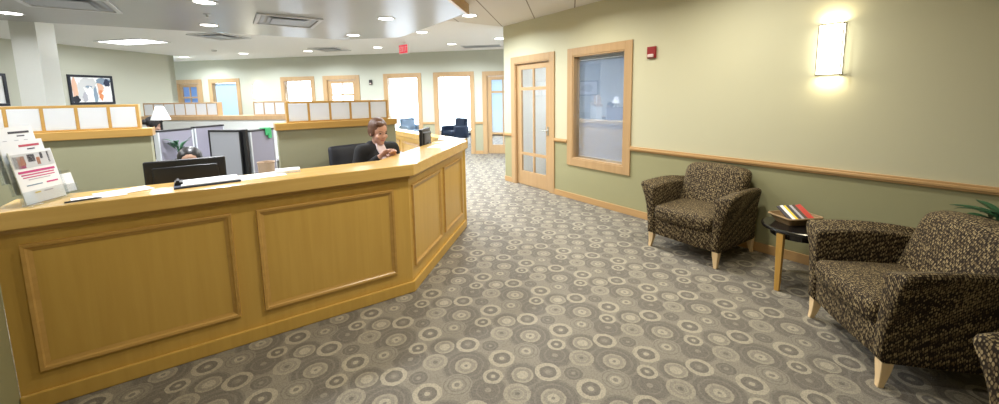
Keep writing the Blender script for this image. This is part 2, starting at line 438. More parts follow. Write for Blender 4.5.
struct(m.build('trim_3','trim_h'), 'maple chair rail along the far wall', 'trim')
struct(k.build('baseboard_far','trim_h'), 'maple baseboard along the far wall', 'baseboard')

# --- door / window units built in a local frame: x along the wall, y out of the wall (toward the viewer side = -y), z up
def casing(parent, w, h, sill=None, cw=.11, d=.02, dep=.14, mat='trim'):
    m = MB(); z0 = 0 if sill is None else sill
    b = 0 if sill is None else sill-cw
    for s in (-1,1):
        x0,x1 = sorted((s*w/2, s*(w/2+cw))); m.box(x0,x1,-d,0,b,h+cw)
        x0,x1 = sorted((s*w/2, s*(w/2-.02))); m.box(x0,x1,-d*.6,dep,z0,h)
    m.box(-w/2,w/2,-d,0,h,h+cw); m.box(-w/2+.02,w/2-.02,-d*.6,dep,h-.02,h)
    if sill is not None: m.box(-w/2,w/2,-d,0,sill-cw,sill); m.box(-w/2+.02,w/2-.02,-d*.6,dep,sill,sill+.02)
    return m.build('casing', mat, parent, bevel=.004)

def door_leaf(parent, w, h=2.155, rows=((.26,.55),(.60,1.70),(1.755,2.06)), cols=2, yo=.03, hs=1, stile=.115):
    x0,x1 = -w/2+.023, w/2-.023; m = MB()
    g0,g1 = x0+stile, x1-stile; mw = .036
    m.box(x0,g0,yo,yo+.04,.008,h); m.box(g1,x1,yo,yo+.04,.008,h)
    zs = [.008]+[z for r in rows for z in r]+[h]
    for i in range(0,len(zs),2): m.box(g0,g1,yo,yo+.04,zs[i],zs[i+1])
    pw = (g1-g0-mw*(cols-1))/cols
    for za,zb in rows:
        for c in range(1,cols): m.box(g0+pw*c+mw*(c-1),g0+(pw+mw)*c,yo+.004,yo+.036,za,zb)
    lf = m.build('door_leaf','trim',parent,bevel=.003)
    for za,zb in rows:
        for c in range(cols):
            q = bx(g0+(pw+mw)*c,g0+(pw+mw)*c+pw,yo+.016,yo+.022,za,zb); q.build('pane','glass',lf)
    m = MB(); hx = hs*(w/2-.085)
    m.box(hx-.022,hx+.022,yo-.008,yo,.95,1.09); m.tube([(hx,yo-.005,1.03),(hx,yo-.05,1.03),(hx-hs*.03,yo-.055,1.03),(hx-hs*.12,yo-.05,1.03)],.009)
    m.build('door_handle','metal',lf,smooth=False)
    return lf

# right-wall door: local x -> -y world (so that local -y faces -x):  rotation -90deg: x->(0,-1), y->(1,0)
dr = sroot('door_1','maple glazed door with six panes in the right wall','door',(XW,(DY0+DY1)/2,0),-PI/2)
casing(dr, DY1-DY0, 2.18); door_leaf(dr, DY1-DY0, hs=1)
wr = sroot('window_1','maple framed interior window with closed grey blinds in the right wall','window',(XW,(WY0+WY1)/2,0),-PI/2)
WW = WY1-WY0
casing(wr, WW, 2.18, sill=.64)
bx(-WW/2+.02,WW/2-.02,.055,.061,.66,2.16).build('pane','blindglass',wr)
m = MB(); z = .70
while z < 2.11:
    m.box(-WW/2+.035,WW/2-.035,-.0125,.0125,-.0008,.0008, Matrix.Translation((0,.10,z)) @ Matrix.Rotation(R(62),4,'X')); z += .0205
bl = m.build('blind','blind',wr)
bx(-WW/2+.03,WW/2-.03,.08,.12,2.115,2.155).build('head_rail','vent',bl)
bx(-WW/2+.03,WW/2-.03,.088,.112,.675,.69).build('bottom_rail','vent',bl)

FA = math.atan2(FU.y, FU.x)      # local x -> FU ; local -y must face the room (-FN): y->FN  OK
def fopen(i): a,b,z0,z1 = OPEN[i]; x,y = fp((a+b)/2); return (x,y,0), b-a, z0, z1
def fdoor(nm, i, label, leaf, hs=1, **kw):
    loc,w,z0,z1 = fopen(i); r = sroot(nm,label,'door',loc,FA); casing(r,w,z1)
    if leaf: door_leaf(r,w,hs=hs,**kw)
    return r
def fwin(nm, i, label):
    loc,w,z0,z1 = fopen(i); r = sroot(nm,label,'window',loc,FA); casing(r,w,z1,sill=z0)
    bx(-w/2+.02,w/2-.02,.06,.066,z0+.02,z1-.02).build('pane','glass',r)
    return r
d2 = fdoor('door_2',0,'maple glazed door at the left end of the far wall, beside the picture wall',True)
w2 = fwin('window_2',1,'maple framed window left of the far wall light, showing pale blue')
w3 = fwin('window_3',2,'maple framed window right of the far wall light')
fdoor('door_3',3,'maple glazed door in the middle of the far wall above the second partition',True)
fdoor('door_4',4,'open maple doorway above the receptionist, showing a pale blue chair',False)
fdoor('door_5',5,'open maple doorway with bright window and dark chair behind',False)
d6 = fdoor('door_6',6,'glazed maple door just left of the right wall corner',True)
def shade(parent,w,z0,z1,mat,y=.10): bx(-w/2+.025,w/2-.025,y,y+.003,z0,z1).build('tint_sheet',mat,parent)  # sheet added behind a pane to turn the bright view blue
shade(w2,.91,.64,2.15,'shadeblue'); shade(d2,.82,.2,2.1,'tintblue2',.085); shade(d6,.92,.62,2.1,'shadeblue',.085)

# rooms behind the far wall: cross walls and a glazed outer wall
OW = 5.2
for nm,s in (('wall_office_a',-16.),('wall_office_b',2.4)):
    m = MB(); p = fp(s,.14); q = fp(s,OW); m.line_box(p,q,-.05,.05,0,ZC); struct(m.build(nm,'white_wall'))
outs = [(-15.8,-10.7,.75,2.7),(-10.4,-8.25,.6,2.7),(-8.0,-5.95,.6,2.7),(-5.7,-3.3,.25,2.75),(-3.05,-1.1,.16,2.75),(-.9,2.3,.3,2.7)]
wall('wall_exterior', fp(-16.1,OW), fp(6,OW), 0, .2, [(a+16.1,b+16.1,z0,z1) for a,b,z0,z1 in outs], 'white_wall')
for i,(a,b,z0,z1) in enumerate(outs):
    x,y = fp((a+b)/2,OW); r = sroot('window_%d'%(i+4),'bright outside window of the office behind the far wall','window',(x,y,0),FA); w = b-a
    m = MB()
    for u0,u1 in ((-w/2,-w/2+.06),(w/2-.06,w/2)): m.box(u0,u1,0,.12,z0,z1)
    m.box(-w/2+.06,w/2-.06,0,.12,z0,z0+.06); m.box(-w/2+.06,w/2-.06,0,.12,z1-.06,z1)
    m.build('window_frame','vent',r)
    bx(-w/2+.06,w/2-.06,.05,.056,z0+.06,z1-.06).build('pane','glass',r)
m = MB()
m.line_box(fp(-16,OW),fp(2.4,OW),-.02,0,0,.1)
struct(m.build('baseboard_exterior','navy'))
# office behind the right wall
wall('wall_office_back', (7.6,6.0), (7.6,.9), 0, .12, [(.6,2.4,.8,2.3),(2.8,4.4,.8,2.3)], 'white_wall')
wall('wall_office_side', (XW+.14,1.0), (7.6,1.0), 0, -.1, [], 'white_wall')
for i,(a,b) in enumerate(((3.6,5.4),(1.6,3.2))):  # unseen windows added so the glazed door looks bright
    r = sroot('window_%d'%(i+9),'unseen outside window added to brighten the office behind the glazed door','window',(7.6,(a+b)/2,0),-PI/2); w = b-a
    m = MB()
    for u0,u1 in ((-w/2,-w/2+.06),(w/2-.06,w/2),(-.03,.03)): m.box(u0,u1,0,.1,.8,2.3)
    m.box(-w/2+.06,w/2-.06,0,.1,.8,.86); m.box(-w/2+.06,w/2-.06,0,.1,2.24,2.3)
    m.build('window_frame','vent',r); bx(-w/2+.06,w/2-.06,.05,.056,.86,2.24).build('pane','glass',r)
# pillar
struct(bx(-2.39,-2.14,8.58,9.40,0,ZC).build('pillar','pale_wall'), 'pale square pillar behind the reception area', 'pillar')

# ------------------------------------------------------------------ ceiling fittings
def area(name, loc, size, power, col, rot=(0,0,0), shape='DISK', size_y=None, spread=180):
    l = bpy.data.lights.new(name,'AREA'); l.shape = shape; l.size = size; l.energy = power; l.color = col
    if size_y: l.size_y = size_y
    l.spread = R(spread)
    o = bpy.data.objects.new(name,l); COL.objects.link(o); o.location = loc; o.rotation_euler = rot
    return o
WARM = (1,.90,.74); NEUT = (1,.95,.86)
def downlight_proto():
    t = thing('downlight','x','ceiling light',(0,0,0))
    m = MB(); n = 24
    prof = [(.132,0),(.134,-.006),(.118,-.008),(.108,-.004),(.104,0)]
    rings = [[(r*math.cos(2*PI*i/n),r*math.sin(2*PI*i/n),z) for i in range(n)] for r,z in prof]
    m.loft(rings, cap=False); m.build('trim_ring','vent',t,smooth=True)
    m = MB(); m.lathe([(.106,-.001),(.106,-.004),(.09,-.0055),(.05,-.0065)],24); m.build('lens','lens',t)
    return t
dl0 = downlight_proto(); used = [False]
POWER = dict(near=31., soff=50., far=66., dim=12., low=19.)
TONE = dict(dim=(.97,.98,1), low=(1,.95,.83), near=(1,.95,.83), soff=(.94,.97,1), far=(.89,.95,1))
def downlight(x,y,z,label,zone,group=None,spread=160):
    if not used[0]:
        used[0] = True; dl0.location = (x,y,z); dl0['label'] = label; o = dl0
    else: o = dup(dl0,(x,y,z),0,label)
    if group: o['group'] = group
    area('downlight_lamp',(x,y,z-.012),.19,POWER[zone],TONE[zone],spread=spread)
    return o
G1 = 'recessed downlights in the lowered ceiling'
ZS = 2.75
for x,y,l in ((-.09,5.85,'recessed downlight at the top edge, nearest of the lowered ceiling left row'),
              (-.09,7.55,'recessed downlight in the lowered ceiling, below the one at the top edge'),
              (2.03,5.75,'recessed downlight in the lowered ceiling right of the large square diffuser'),
              (2.02,7.50,'recessed downlight near the back corner of the lowered ceiling'),
              (-2.13,7.74,'recessed downlight at the left edge of the photo above the pillar')):
    downlight(x,y,ZS,l,'dim' if (x<-2 and y>7) else 'soff',G1)
for x,y in ((-2.13,5.95),(-.09,4.1),(-2.13,4.1)): downlight(x,y,ZS,'recessed downlight in the lowered ceiling over the counter, above the view','soff',G1)
G2 = 'recessed downlights in the high ceiling'
for x,y,l in ((3.27,5.47,'recessed downlight beside the maple corner of the lowered ceiling'),
              (3.27,7.29,'recessed downlight behind the lowered ceiling edge, left of the far vent'),
              (4.60,8.56,'recessed downlight in the corridor ceiling just left of the ceiling vent'),
              (5.09,7.26,'recessed downlight half hidden by the right wall corner'),
              (3.26,9.96,'recessed downlight left of the red exit sign'),
              (1.92,11.52,'recessed downlight in the high ceiling above the far window right of the wall light'),
              (.54,12.86,'recessed downlight in the high ceiling above the far wall light'),
              (-.83,14.55,'recessed downlight at the far end by the picture wall corner')):
    downlight(x,y,ZC,l,'far',G2)
for x,y in ((3.3,3.65),(3.3,1.85),(1.5,1.9),(.3,.9)):  # row by right wall follows the ceiling grid; other two added for lobby light
    downlight(x,y,ZC,'unseen recessed downlight in the lobby ceiling, above the view','low' if x < 1 else 'near','lobby downlights above the view')

def diffuser(name,label,loc,w,rz,group=None,dark=True):
    t = thing(name,label,'air vent',loc,rz,group); h = w/2
    m = MB()
    for a,b,c,d in ((-h,h,-h,-h+.05),(-h,h,h-.05,h),(-h,-h+.05,-h+.05,h-.05),(h-.05,h,-h+.05,h-.05)): m.box(a,b,c,d,-.022,0)
    m.build('frame','vent',t,bevel=.005)
    for k,(q,z) in enumerate(((h-.07,-.012),(h-.15,-.02))):
        if q < .06: continue
        m = MB()
        m.loft([[(-q,-q,z),(q,-q,z),(q,q,z),(-q,q,z)],[(-q+.05,-q+.05,-.002),(q-.05,-q+.05,-.002),(q-.05,q-.05,-.002),(-q+.05,q-.05,-.002)]],cap=False)
        m.build('vane','ventdark',t)
    q = h-.2 if h > .28 else h-.12
    bx(-q,q,-q,q,-.024,-.016).build('center_plate','ventdark' if dark else 'vent',t)
    return t
diffuser('air_diffuser','large square grey air diffuser in the lowered ceiling, right of the top downlights',(.86,6.62,ZS),.82,0)
diffuser('air_diffuser','large square air diffuser at the top left of the lowered ceiling',(-1.38,6.62,ZS),.82,0)
diffuser('air_diffuser','flat grey air diffuser in the high ceiling left of the second diffuser',(.04,9.62,ZC),.75,R(45))
diffuser('air_diffuser','flat grey air diffuser in the high ceiling above the far door panes',(2.32,10.83,ZC),.75,R(45))
t = thing('return_vent','long grey ceiling vent near the top of the right wall corner','air vent',(5.45,8.55,ZC),R(-45))
m = MB(); m.box(-.5,.5,-.2,-.17,-.015,0); m.box(-.5,.5,.17,.2,-.015,0); m.box(-.5,-.47,-.17,.17,-.015,0); m.box(.47,.5,-.17,.17,-.015,0)
m.build('frame','vent',t)
m = MB()
for k in range(11): m.box(-.47,.47,-.012,.012,-.001,.001, Matrix.Translation((0,-.15+.03*k,-.008)) @ Matrix.Rotation(R(35),4,'X'))
m.build('louver','ventdark',t)
t = thing('troffer_light','bright rectangular ceiling light above the framed picture','ceiling light',(-1.46,11.3,ZC),R(-47))
m = MB()
for a,b,c,d in ((-.61,.61,-.305,-.275),(-.61,.61,.275,.305),(-.61,-.58,-.275,.275),(.58,.61,-.275,.275)): m.box(a,b,c,d,-.015,0)
m.build('frame','vent',t); bx(-.58,.58,-.275,.275,-.01,-.002).build('lens','troffer',t)
area('troffer_lamp',(-1.46,11.3,ZC-.02),1.1,65,(.93,.97,1),(0,0,R(-47)),'RECTANGLE',.5)
t = thing('sprinkler_head','tiny sprinkler head between the two top downlights','sprinkler',(-.09,6.65,ZS))
m = MB(); m.lathe([(.04,0),(.04,-.006),(.012,-.008),(.012,-.03),(.02,-.032),(.02,-.036)],16); m.build('escutcheon','vent',t)
t = thing('smoke_detector','small round smoke detector on the high ceiling above the far wall','smoke detector',(-.1,12.3,ZC))
m = MB(); m.lathe([(.06,0),(.06,-.02),(.045,-.04),(.02,-.045)],20); m.build('housing','vent',t)
# exit sign
t = thing('exit_sign','small red lit exit sign hanging from the far ceiling','sign',(3.49,8.80,ZC),R(-74))
m = MB(); m.tube([(0,0,0),(0,0,-.05)],.012); m.box(-.06,.06,-.02,.02,-.012,0); m.build('canopy','exitwhite',t)
hs = bx(-.165,.165,-.022,.022,-.26,-.05).build('housing','exitwhite',t,bevel=.005)
bx(-.15,.15,-.0245,-.022,-.245,-.065).build('sign_face','exitred',t)
def letter_boxes(mb, txt, x, z, h, w, gap, y0, y1, t):
    for ch in txt:
        if ch == 'E':
            mb.box(x,x+t,y0,y1,z,z+h)
            for q in (0,(h-t)/2,h-t): mb.box(x+t,x+w,y0,y1,z+q,z+q+t)
        elif ch == 'X':
            a = math.atan2(h,w); ln = math.hypot(h,w)
            for s in (1,-1): mb.box(-ln/2,ln/2,y0,y1,-t/2,t/2, Matrix.Translation((x+w/2,0,z+h/2)) @ Matrix.Rotation(s*a,4,'Y'))
        elif ch == 'I': mb.box(x+w/2-t/2,x+w/2+t/2,y0,y1,z,z+h)
        elif ch == 'T': mb.box(x+w/2-t/2,x+w/2+t/2,y0,y1,z,z+h-t); mb.box(x,x+w,y0,y1,z+h-t,z+h)
        x += w+gap
m = MB(); letter_boxes(m,'EXIT',-.125,-.215,.12,.05,.0165,-.0265,-.0245,.014); m.build('lettering','exitwhite',t)

# ------------------------------------------------------------------ wall fittings
t = thing('wall_sconce','glowing rectangular wall sconce on the right wall above the armchairs','wall light',(XW,1.185,1.735),-PI/2)
bx(-.08,.08,-.02,0,.01,.42).build('back_plate','brass',t)
m = MB(); m.box(-.082,.082,-.068,-.02,.008,.422); m.build('shade','sconce',t,bevel=.004)
m = MB()
for s in (-1,1):
    x0,x1 = sorted((s*.080,s*.087)); m.box(x0,x1,-.073,-.065,0,.43); m.box(x0,x1,-.065,-.005,0,.008); m.box(x0,x1,-.065,-.005,.422,.43)
m.box(-.080,.080,-.073,-.067,0,.008); m.box(-.080,.080,-.073,-.067,.422,.43); m.build('frame','brass',t)
for zz in (.04,.39):
    for x in (-.05,.0,.05):
        m = MB(); m.ball((x,-.069,zz),.005,6); m.build('stud','brass',t)
area('sconce_lamp',(XW-.085,1.185,1.95),.14,8,(1,.86,.58),(0,PI/2,0),'RECTANGLE',.40)
area('sconce_up_lamp',(XW-.045,1.185,2.175),.05,1.2,(1,.86,.58),(PI,0,0),'RECTANGLE',.15)
area('sconce_down_lamp',(XW-.045,1.185,1.725),.05,1.2,(1,.86,.58),(0,0,0),'RECTANGLE',.15)
a,b = fp(-6.67); t = thing('wall_sconce','glowing wall sconce on the far wall between two windows','wall light',(a,b,1.65),FA)
bx(-.08,.08,-.02,0,.01,.42).build('back_plate','brass',t)
m = MB(); m.box(-.082,.082,-.068,-.02,.008,.422); m.build('shade','sconce',t,bevel=.004)
m = MB()
for s in (-1,1):
    x0,x1 = sorted((s*.080,s*.087)); m.box(x0,x1,-.073,-.065,0,.43)
m.build('frame','brass',t)
a,b = fp(-6.67,-.085); area('sconce_lamp',(a,b,1.86),.14,24,(1,.90,.68),(PI/2,0,FA),'RECTANGLE',.40)
t = thing('fire_alarm','small red fire alarm strobe on the right wall beside the window','fire alarm',(XW+.001,2.925,2.03),-PI/2)
bx(-.058,.058,-.03,0,0,.14).build('housing','redplastic',t,bevel=.006)
bx(-.04,.04,-.05,-.03,.012,.05).build('strobe_lens','strobe',t,bevel=.008)
a,b = fp(-2.9); t = thing('wall_horn','small dark wall fixture on the far wall between two doorways','fire alarm',(a,b,2.0),FA)
bx(-.045,.045,-.04,0,0,.14).build('housing','darkfix',t,bevel=.005); bx(-.03,.03,-.055,-.04,.02,.05).build('strobe_lens','strobe',t,bevel=.005)

# framed pictures on the 45 degree wall
def picture(label, s0, s1, z0, z1, blobs):
    d = Vector((d45,d45)); P = Vector(PW); c = P - d*((s0+s1)/2)
    t = thing('framed_picture',label,'picture',(c.x,c.y,z0),PI/4); w = abs(s1-s0); h = z1-z0; f = .05
    m = MB(); m.box(-w/2,w/2,-.035,-.002,0,f); m.box(-w/2,w/2,-.035,-.002,h-f,h); m.box(-w/2,-w/2+f,-.035,-.002,f,h-f); m.box(w/2-f,w/2,-.035,-.002,f,h-f)
    m.build('frame','navyframe',t,bevel=.004)
    ph = bx(-w/2+f,w/2-f,-.02,-.004,f,h-f).build('photograph','paper',t)
    iw,ih = w-2*f,h-2*f
    for k,(u,v,ru,rv,mt) in enumerate(blobs):
        m = MB(); n = 14
        pts = [(max(-iw/2,min(iw/2,(-.5+u)*iw+ru*iw*math.cos(2*PI*i/n)*(1+.25*math.sin(3*i+k)))), max(f,min(h-f,f+v*ih+rv*ih*math.sin(2*PI*i/n)*(1+.2*math.cos(2*i+k))))) for i in range(n)]
        y = -.021-.0006*k
        m.loft([[(x,-.0195,z) for x,z in pts],[(x,y,z) for x,z in pts]]); m.build('printed_shape',mt,ph)
    return t
picture('framed colour photograph in a dark navy frame on the angled wall',1.58,2.44,1.575,2.235,
    [(.07,.55,.07,.45,'tanpic'),(.08,.12,.09,.14,'navyframe'),(.22,.45,.08,.4,'vent'),(.42,.75,.2,.24,'vent'),(.42,.62,.09,.05,'bluepic'),(.45,.3,.08,.3,'paper'),(.3,.2,.06,.2,'greyprint'),
     (.57,.3,.05,.34,'bluepic'),(.72,.55,.08,.4,'tanpic'),(.71,.3,.05,.22,'orangeprint'),(.82,.85,.2,.14,'bluepic'),(.9,.78,.09,.16,'navy'),(.88,.35,.13,.28,'paper')])
picture('dark framed picture at the left edge of the photo beyond the pillar',3.4,4.3,1.575,2.2,[(.5,.5,.3,.3,'greyprint')])

# ------------------------------------------------------------------ reception counter
YF = 2.97; CB = (1.163,YF); CE = (2.315,4.115)
u45 = (Vector(CE)-Vector(CB)).normalized(); n45 = Vector((-u45.y,u45.x))     # n45 points inward
def offs(d):
    """outline of counter front offset outward by d: left end, corner, right end, third-run end"""
    k = d*math.tan(R(22.5))
    c = (CB[0]+k, YF-d)
    o = Vector(CE)-n45*d
    return (-.998,YF-d), c, (o.x,o.y)
ctr = thing('reception_counter','long maple reception counter with raised panels, angled toward the corridor','counter',(0,0,0))
inn = .10
def strip(d0, d1, x_end=None, ext=0.):
    """plan polygon of the counter run between outward offset d0 and d1 (d1<d0); third run goes along +y at x=2.42"""
    a = offs(d0); b = offs(d1)
    e0 = Vector(a[2])+u45*ext; e1 = Vector(b[2])+u45*ext
    return [a[0],a[1],(e0.x,e0.y),(e1.x,e1.y),b[1],b[0]]
m = MB(); m.prism(strip(0,-inn),.0,.985); m.build('front_panel','maple',ctr)
m = MB(); m.prism(strip(.022,-.0,ext=.02),.0,.092); m.build('plinth','maple',ctr,bevel=.006)
m = MB(); m.prism(strip(.06,-.32,ext=.03),.985,1.078); m.build('countertop','maple_h',ctr,bevel=.006)
m = MB(); m.prism(strip(.018,0),.955,.985); m.build('cove_molding','maple_mold',ctr,bevel=.004)
def panel_frame(p, q, a, b, z0, z1, w=.042, t=.018):
    m = MB(); p = Vector(p); q = Vector(q); d = (q-p).normalized(); n = Vector((d.y,-d.x))   # outward
    def pt(s,o,z): v = p+d*s+n*o; return (v.x,v.y,z)
    prof = [(0,0),(.004,t),(w*.45,t*.85),(w*.6,t*.45),(w,.002)]      # (inset, proud)
    rings = []
    for ins,pr in prof: rings.append([pt(a+ins,pr,z0+ins),pt(b-ins,pr,z0+ins),pt(b-ins,pr,z1-ins),pt(a+ins,pr,z1-ins)])
    m.loft(rings,cap=False); m.build('panel_molding','maple_mold',ctr)
L0 = (-.998,YF)
panel_frame(L0,CB,.083,.974,.198,.893); panel_frame(L0,CB,1.107,2.034,.19,.888)
panel_frame(CB,CE,.05,.755,.198,.893); panel_frame(CB,CE,.86,1.525,.198,.893)
# third run going straight back behind the end of the angled run
X3 = 2.42
m = MB(); m.box(X3-.17,X3+.02,4.24,6.9,1.0,1.078); m.build('countertop','maple_h',ctr,bevel=.006)
m = MB(); m.box(X3-.14,X3-.02,4.26,6.88,0,1.0); m.build('back_panel','maple',ctr)
m = MB(); m.prism([(2.29,4.15),(2.38,4.17),(2.38,4.26),(2.28,4.26)],0,.985); m.build('end_post','maple',ctr)
for y0,y1 in ((4.5,5.2),(5.3,6.0),(6.1,6.8)):
    m = MB(); x = X3-.14
    rings = []
    for ins,pr in [(0,0),(.004,.016),(.02,.014),(.04,.002)]: rings.append([(x-pr,y0+ins,.3+ins),(x-pr,y1-ins,.3+ins),(x-pr,y1-ins,.93-ins),(x-pr,y0+ins,.93-ins)])
    m.loft(rings,cap=False); m.build('panel_molding','maple_mold',ctr)
# lower work surface on the staff side
m = MB(); a = offs(-.10); b = offs(-.98)
m.prism([a[0],a[1],a[2],(2.28,4.3),(2.28,6.6),(1.75,6.6),(1.75,4.35),b[1],b[0]],.71,.742); m.build('work_surface','greyprint',ctr)
# inner support panels
m = MB(); m.box(-.99,-.95,YF+.1,YF+.9,0,.71); m.build('support_panel','maple',ctr)
m = MB(); m.box(-.05,-.02,YF+.1,YF+.55,0,.71); m.build('support_panel','maple',ctr)
m = MB(); m.box(1.78,2.26,6.5,6.53,0,.71); m.build('support_panel','maple',ctr)

# ------------------------------------------------------------------ partitions topped with glass blocks
def partition(label, p, q, g0, g1, nb, ztop=1.585, zb=1.37, zbeam=1.30, th=.13, body='olive', extra=(), fmat='maple_mold', bmat='maple_mold'):
    p = Vector(p); q = Vector(q); L = (q-p).length
    t = thing('glass_block_partition',label,'partition',(p.x,p.y,0),math.atan2((q-p).y,(q-p).x))
    m = MB(); m.box(0,L,-th/2,th/2,0,zbeam); m.build('wall_base',body,t)
    bx(-.02,L+.02,-th/2-.025,th/2+.025,zbeam,zb).build('sill_beam',bmat,t,bevel=.005)
    for a,b,n in [(g0,g1,nb)]+list(extra):
        m = MB(); f = .022; hw = th/2-.02
        m.box(a,b,-hw,hw,ztop-f,ztop); m.box(a,b,-hw,hw,zb,zb+.014)
        pw = (b-a)/n
        for k in range(n+1):
            c = a+pw*k; x0 = c-(0 if k==0 else f/2); x1 = c+(0 if k==n else f/2)
            if k==0: x1 = c+f
            if k==n: x0 = c-f
            m.box(x0,x1,-hw,hw,zb+.014,ztop-f)
        m.build('block_frame',fmat,t,bevel=.003)
        for k in range(n):
            x0 = a+pw*k+(f if k==0 else f/2); x1 = a+pw*(k+1)-(f if k==n-1 else f/2)
            bx(x0,x1,-.045,.045,zb+.014,ztop-f).build('glass_block','block',t,bevel=.004)
    return t
partition('olive partition on the left with four glass blocks, behind the brochures',(-2.58,4.75),(-.57,4.75),.39,1.95,8)
partition('olive partition with glass blocks behind the receptionist',(.41,4.5),(1.61,4.5),.09,1.13,5)
partition('far pale partition with two groups of glass blocks beyond the grey cubicles',(-1.25,8.95),(.84,6.86),.24,1.68,7,body='pale_wall',fmat='trim',bmat='trim',extra=((2.33,2.90,3),))

# ------------------------------------------------------------------ cubicle panels
def cubicle(label, p, q, mat, z=1.235, post=True):
    p = Vector(p); q = Vector(q); L = (q-p).length
    t = thing('office_screen',label,'office screen',(p.x,p.y,0),math.atan2((q-p).y,(q-p).x))
    bx(.02,L-.02,-.03,.03,.08,z-.025).build('fabric_panel',mat,t,bevel=.004)
    bx(0,L,-.035,.035,z-.025,z).build('top_cap','black',t,bevel=.004)
    m = MB(); m.box(0,.02,-.033,.033,0,z-.025); m.box(L-.02,L,-.033,.033,0,z-.025); m.build('end_trim','silver' if post else 'black',t)
    bx(.02,L-.02,-.025,.025,0,.08).build('kick_strip','black',t)
    return t
cubicle('dark grey cubicle panel behind the woman at the left monitor',(-.763,6.686),(-.42,7.03),'greyfab2')
cubicle('second dark grey cubicle panel, right of the dark vertical joint',(-.40,7.05),(-.056,7.39),'greyfab2',1.245)
cubicle('light grey cubicle panel facing the counter, right of the monitor',(-.181,6.264),(.152,5.931),'greyfab',1.235,False)
cubicle('mauve grey cubicle panel beside the end of the second partition',(.215,5.926),(.51,6.22),'greyfab2',1.225)
t = thing('cubicle_post','thick black post joining two grey cubicle panels','cubicle post',(.186,5.902,0),R(45))
bx(-.02,.02,-.02,.02,0,1.24).build('post','black',t)
t = thing('green_clip','small bright green tag on the cubicle panel end by the partition','clip',(.42,6.13,1.225),R(45))
m = MB(); m.box(-.05,.05,-.045,.045,0,.012); m.box(-.05,.05,-.052,-.040,-.09,.0); m.box(-.015,.045,-.058,-.052,-.13,-.05); m.build('tag','brightgreen',t,bevel=.004)
cubd = thing('cubicle_desk','grey desk inside the cubicle behind the monitors','desk',(-.2,7.3,0),R(45))
m = MB(); m.prism([(-.80,-.08),(.5,-.08),(.5,-1.0),(-.62,-1.0),(-.62,-.62),(-.80,-.62)],.70,.73); m.build('desk_top','greyprint',cubd)
bx(-.78,-.75,-.6,-.1,0,.70).build('leg_panel','greyfab',cubd); bx(.45,.48,-.98,-.1,0,.70).build('leg_panel','greyfab',cubd)

# ------------------------------------------------------------------ monitors
def monitor(label, loc, rz, w, h, zc=.30, mat='black', tilt=0):
    t = thing('computer_monitor',label,'monitor',loc,rz)          # screen faces local +y
    m = MB(); m.rbox((w/2,.018,h/2),.012,3,None,(0,0,zc)); m.rbox((w*.40,.014,h*.36),.01,3,None,(0,-.022,zc)); m.build('housing',mat,t,smooth=True)
    bx(-w/2+.02,w/2-.02,.0175,.0195,zc-h/2+.025,zc+h/2-.02).build('screen','screen',t)
    m = MB(); m.box(-.04,.04,-.06,-.036,.012,zc); m.build('stand',mat,t,bevel=.005)
    m = MB(); m.lathe([(.12,0),(.12,.008),(.05,.014)],24,(0,-.04,0)); m.build('base',mat,t)
    return t
monitor('large black monitor on the left, seen from behind above the counter',(-.265,3.62,.742),R(1),.47,.32,.285)
monitor('small dark monitor to the right of the receptionist',(1.87,4.20,.742),R(52),.40,.33,.345)

# ------------------------------------------------------------------ papers and brochures on the counter
ZT = 1.078
def sheet(name,label,cat,loc,rz,w,h,mat='paper',t=.0015,group=None):
    o = bx(-w/2,w/2,-h/2,h/2,0,t).build(name,mat); o.location = loc; o.rotation_euler = (0,0,rz); return tag(o,label,cat,group)
sheet('paper_sheet','white sheet of paper lying on the counter right of the brochures','paper',(-.62,3.06,ZT),R(14),.22,.12)
sheet('paper_sheet','second white sheet fanned out over the counter, further from the brochures','paper',(-.53,3.14,ZT+.0016),R(24),.24,.15)
m = MB(); m.tube([(-.07,0,.005),(.05,0,.005),(.07,0,.004)],[.005,.005,.0015]); o = m.build('pen','black'); o.location = (-.665,2.975,ZT+.0015); o.rotation_euler=(0,0,R(16)); tag(o,'thin black pen on the counter edge beside the brochures','pen')
t = thing('clipboard','dark blue clipboard with white paper lying in front of the left monitor','clipboard',(-.13,3.13,ZT),R(4))
bx(-.17,.17,-.115,.115,0,.012).build('board','navy',t,bevel=.003)
bx(-.135,.165,-.105,.105,.012,.017).build('paper_pad','paper',t)
m = MB(); m.box(-.165,-.125,-.05,.05,.012,.03); m.tube([(-.15,-.05,.032),(-.15,.05,.032)],.01); m.build('clip','black',t)
sheet('paper_sheet','white paper right of the clipboard on the counter','paper',(.17,3.17,ZT),R(6),.28,.2)
sheet('paper_sheet','white paper overlapping the counter back edge, left of the receptionist chair','paper',(.34,3.22,ZT),R(-5),.16,.12,t=.02)
for i,(x,y,r_,w,h,l) in enumerate(((1.88,3.82,45,.30,.2,'white paper on the angled counter in front of the small monitor'),(2.12,4.12,30,.26,.2,'white paper near the far end of the angled counter'),(2.2,4.36,60,.2,.14,'small white pad at the far corner of the counter, beyond the loose papers'))):
    sheet('paper_sheet',l,'paper',(x,y,ZT),R(r_),w,h,t=.002 if i<2 else .015)

hx,hy = -.875,3.12; ha = R(66)
hold = thing('brochure_holder','clear tiered brochure holder at the left end of the counter','brochure holder',(hx,hy,ZT),ha)
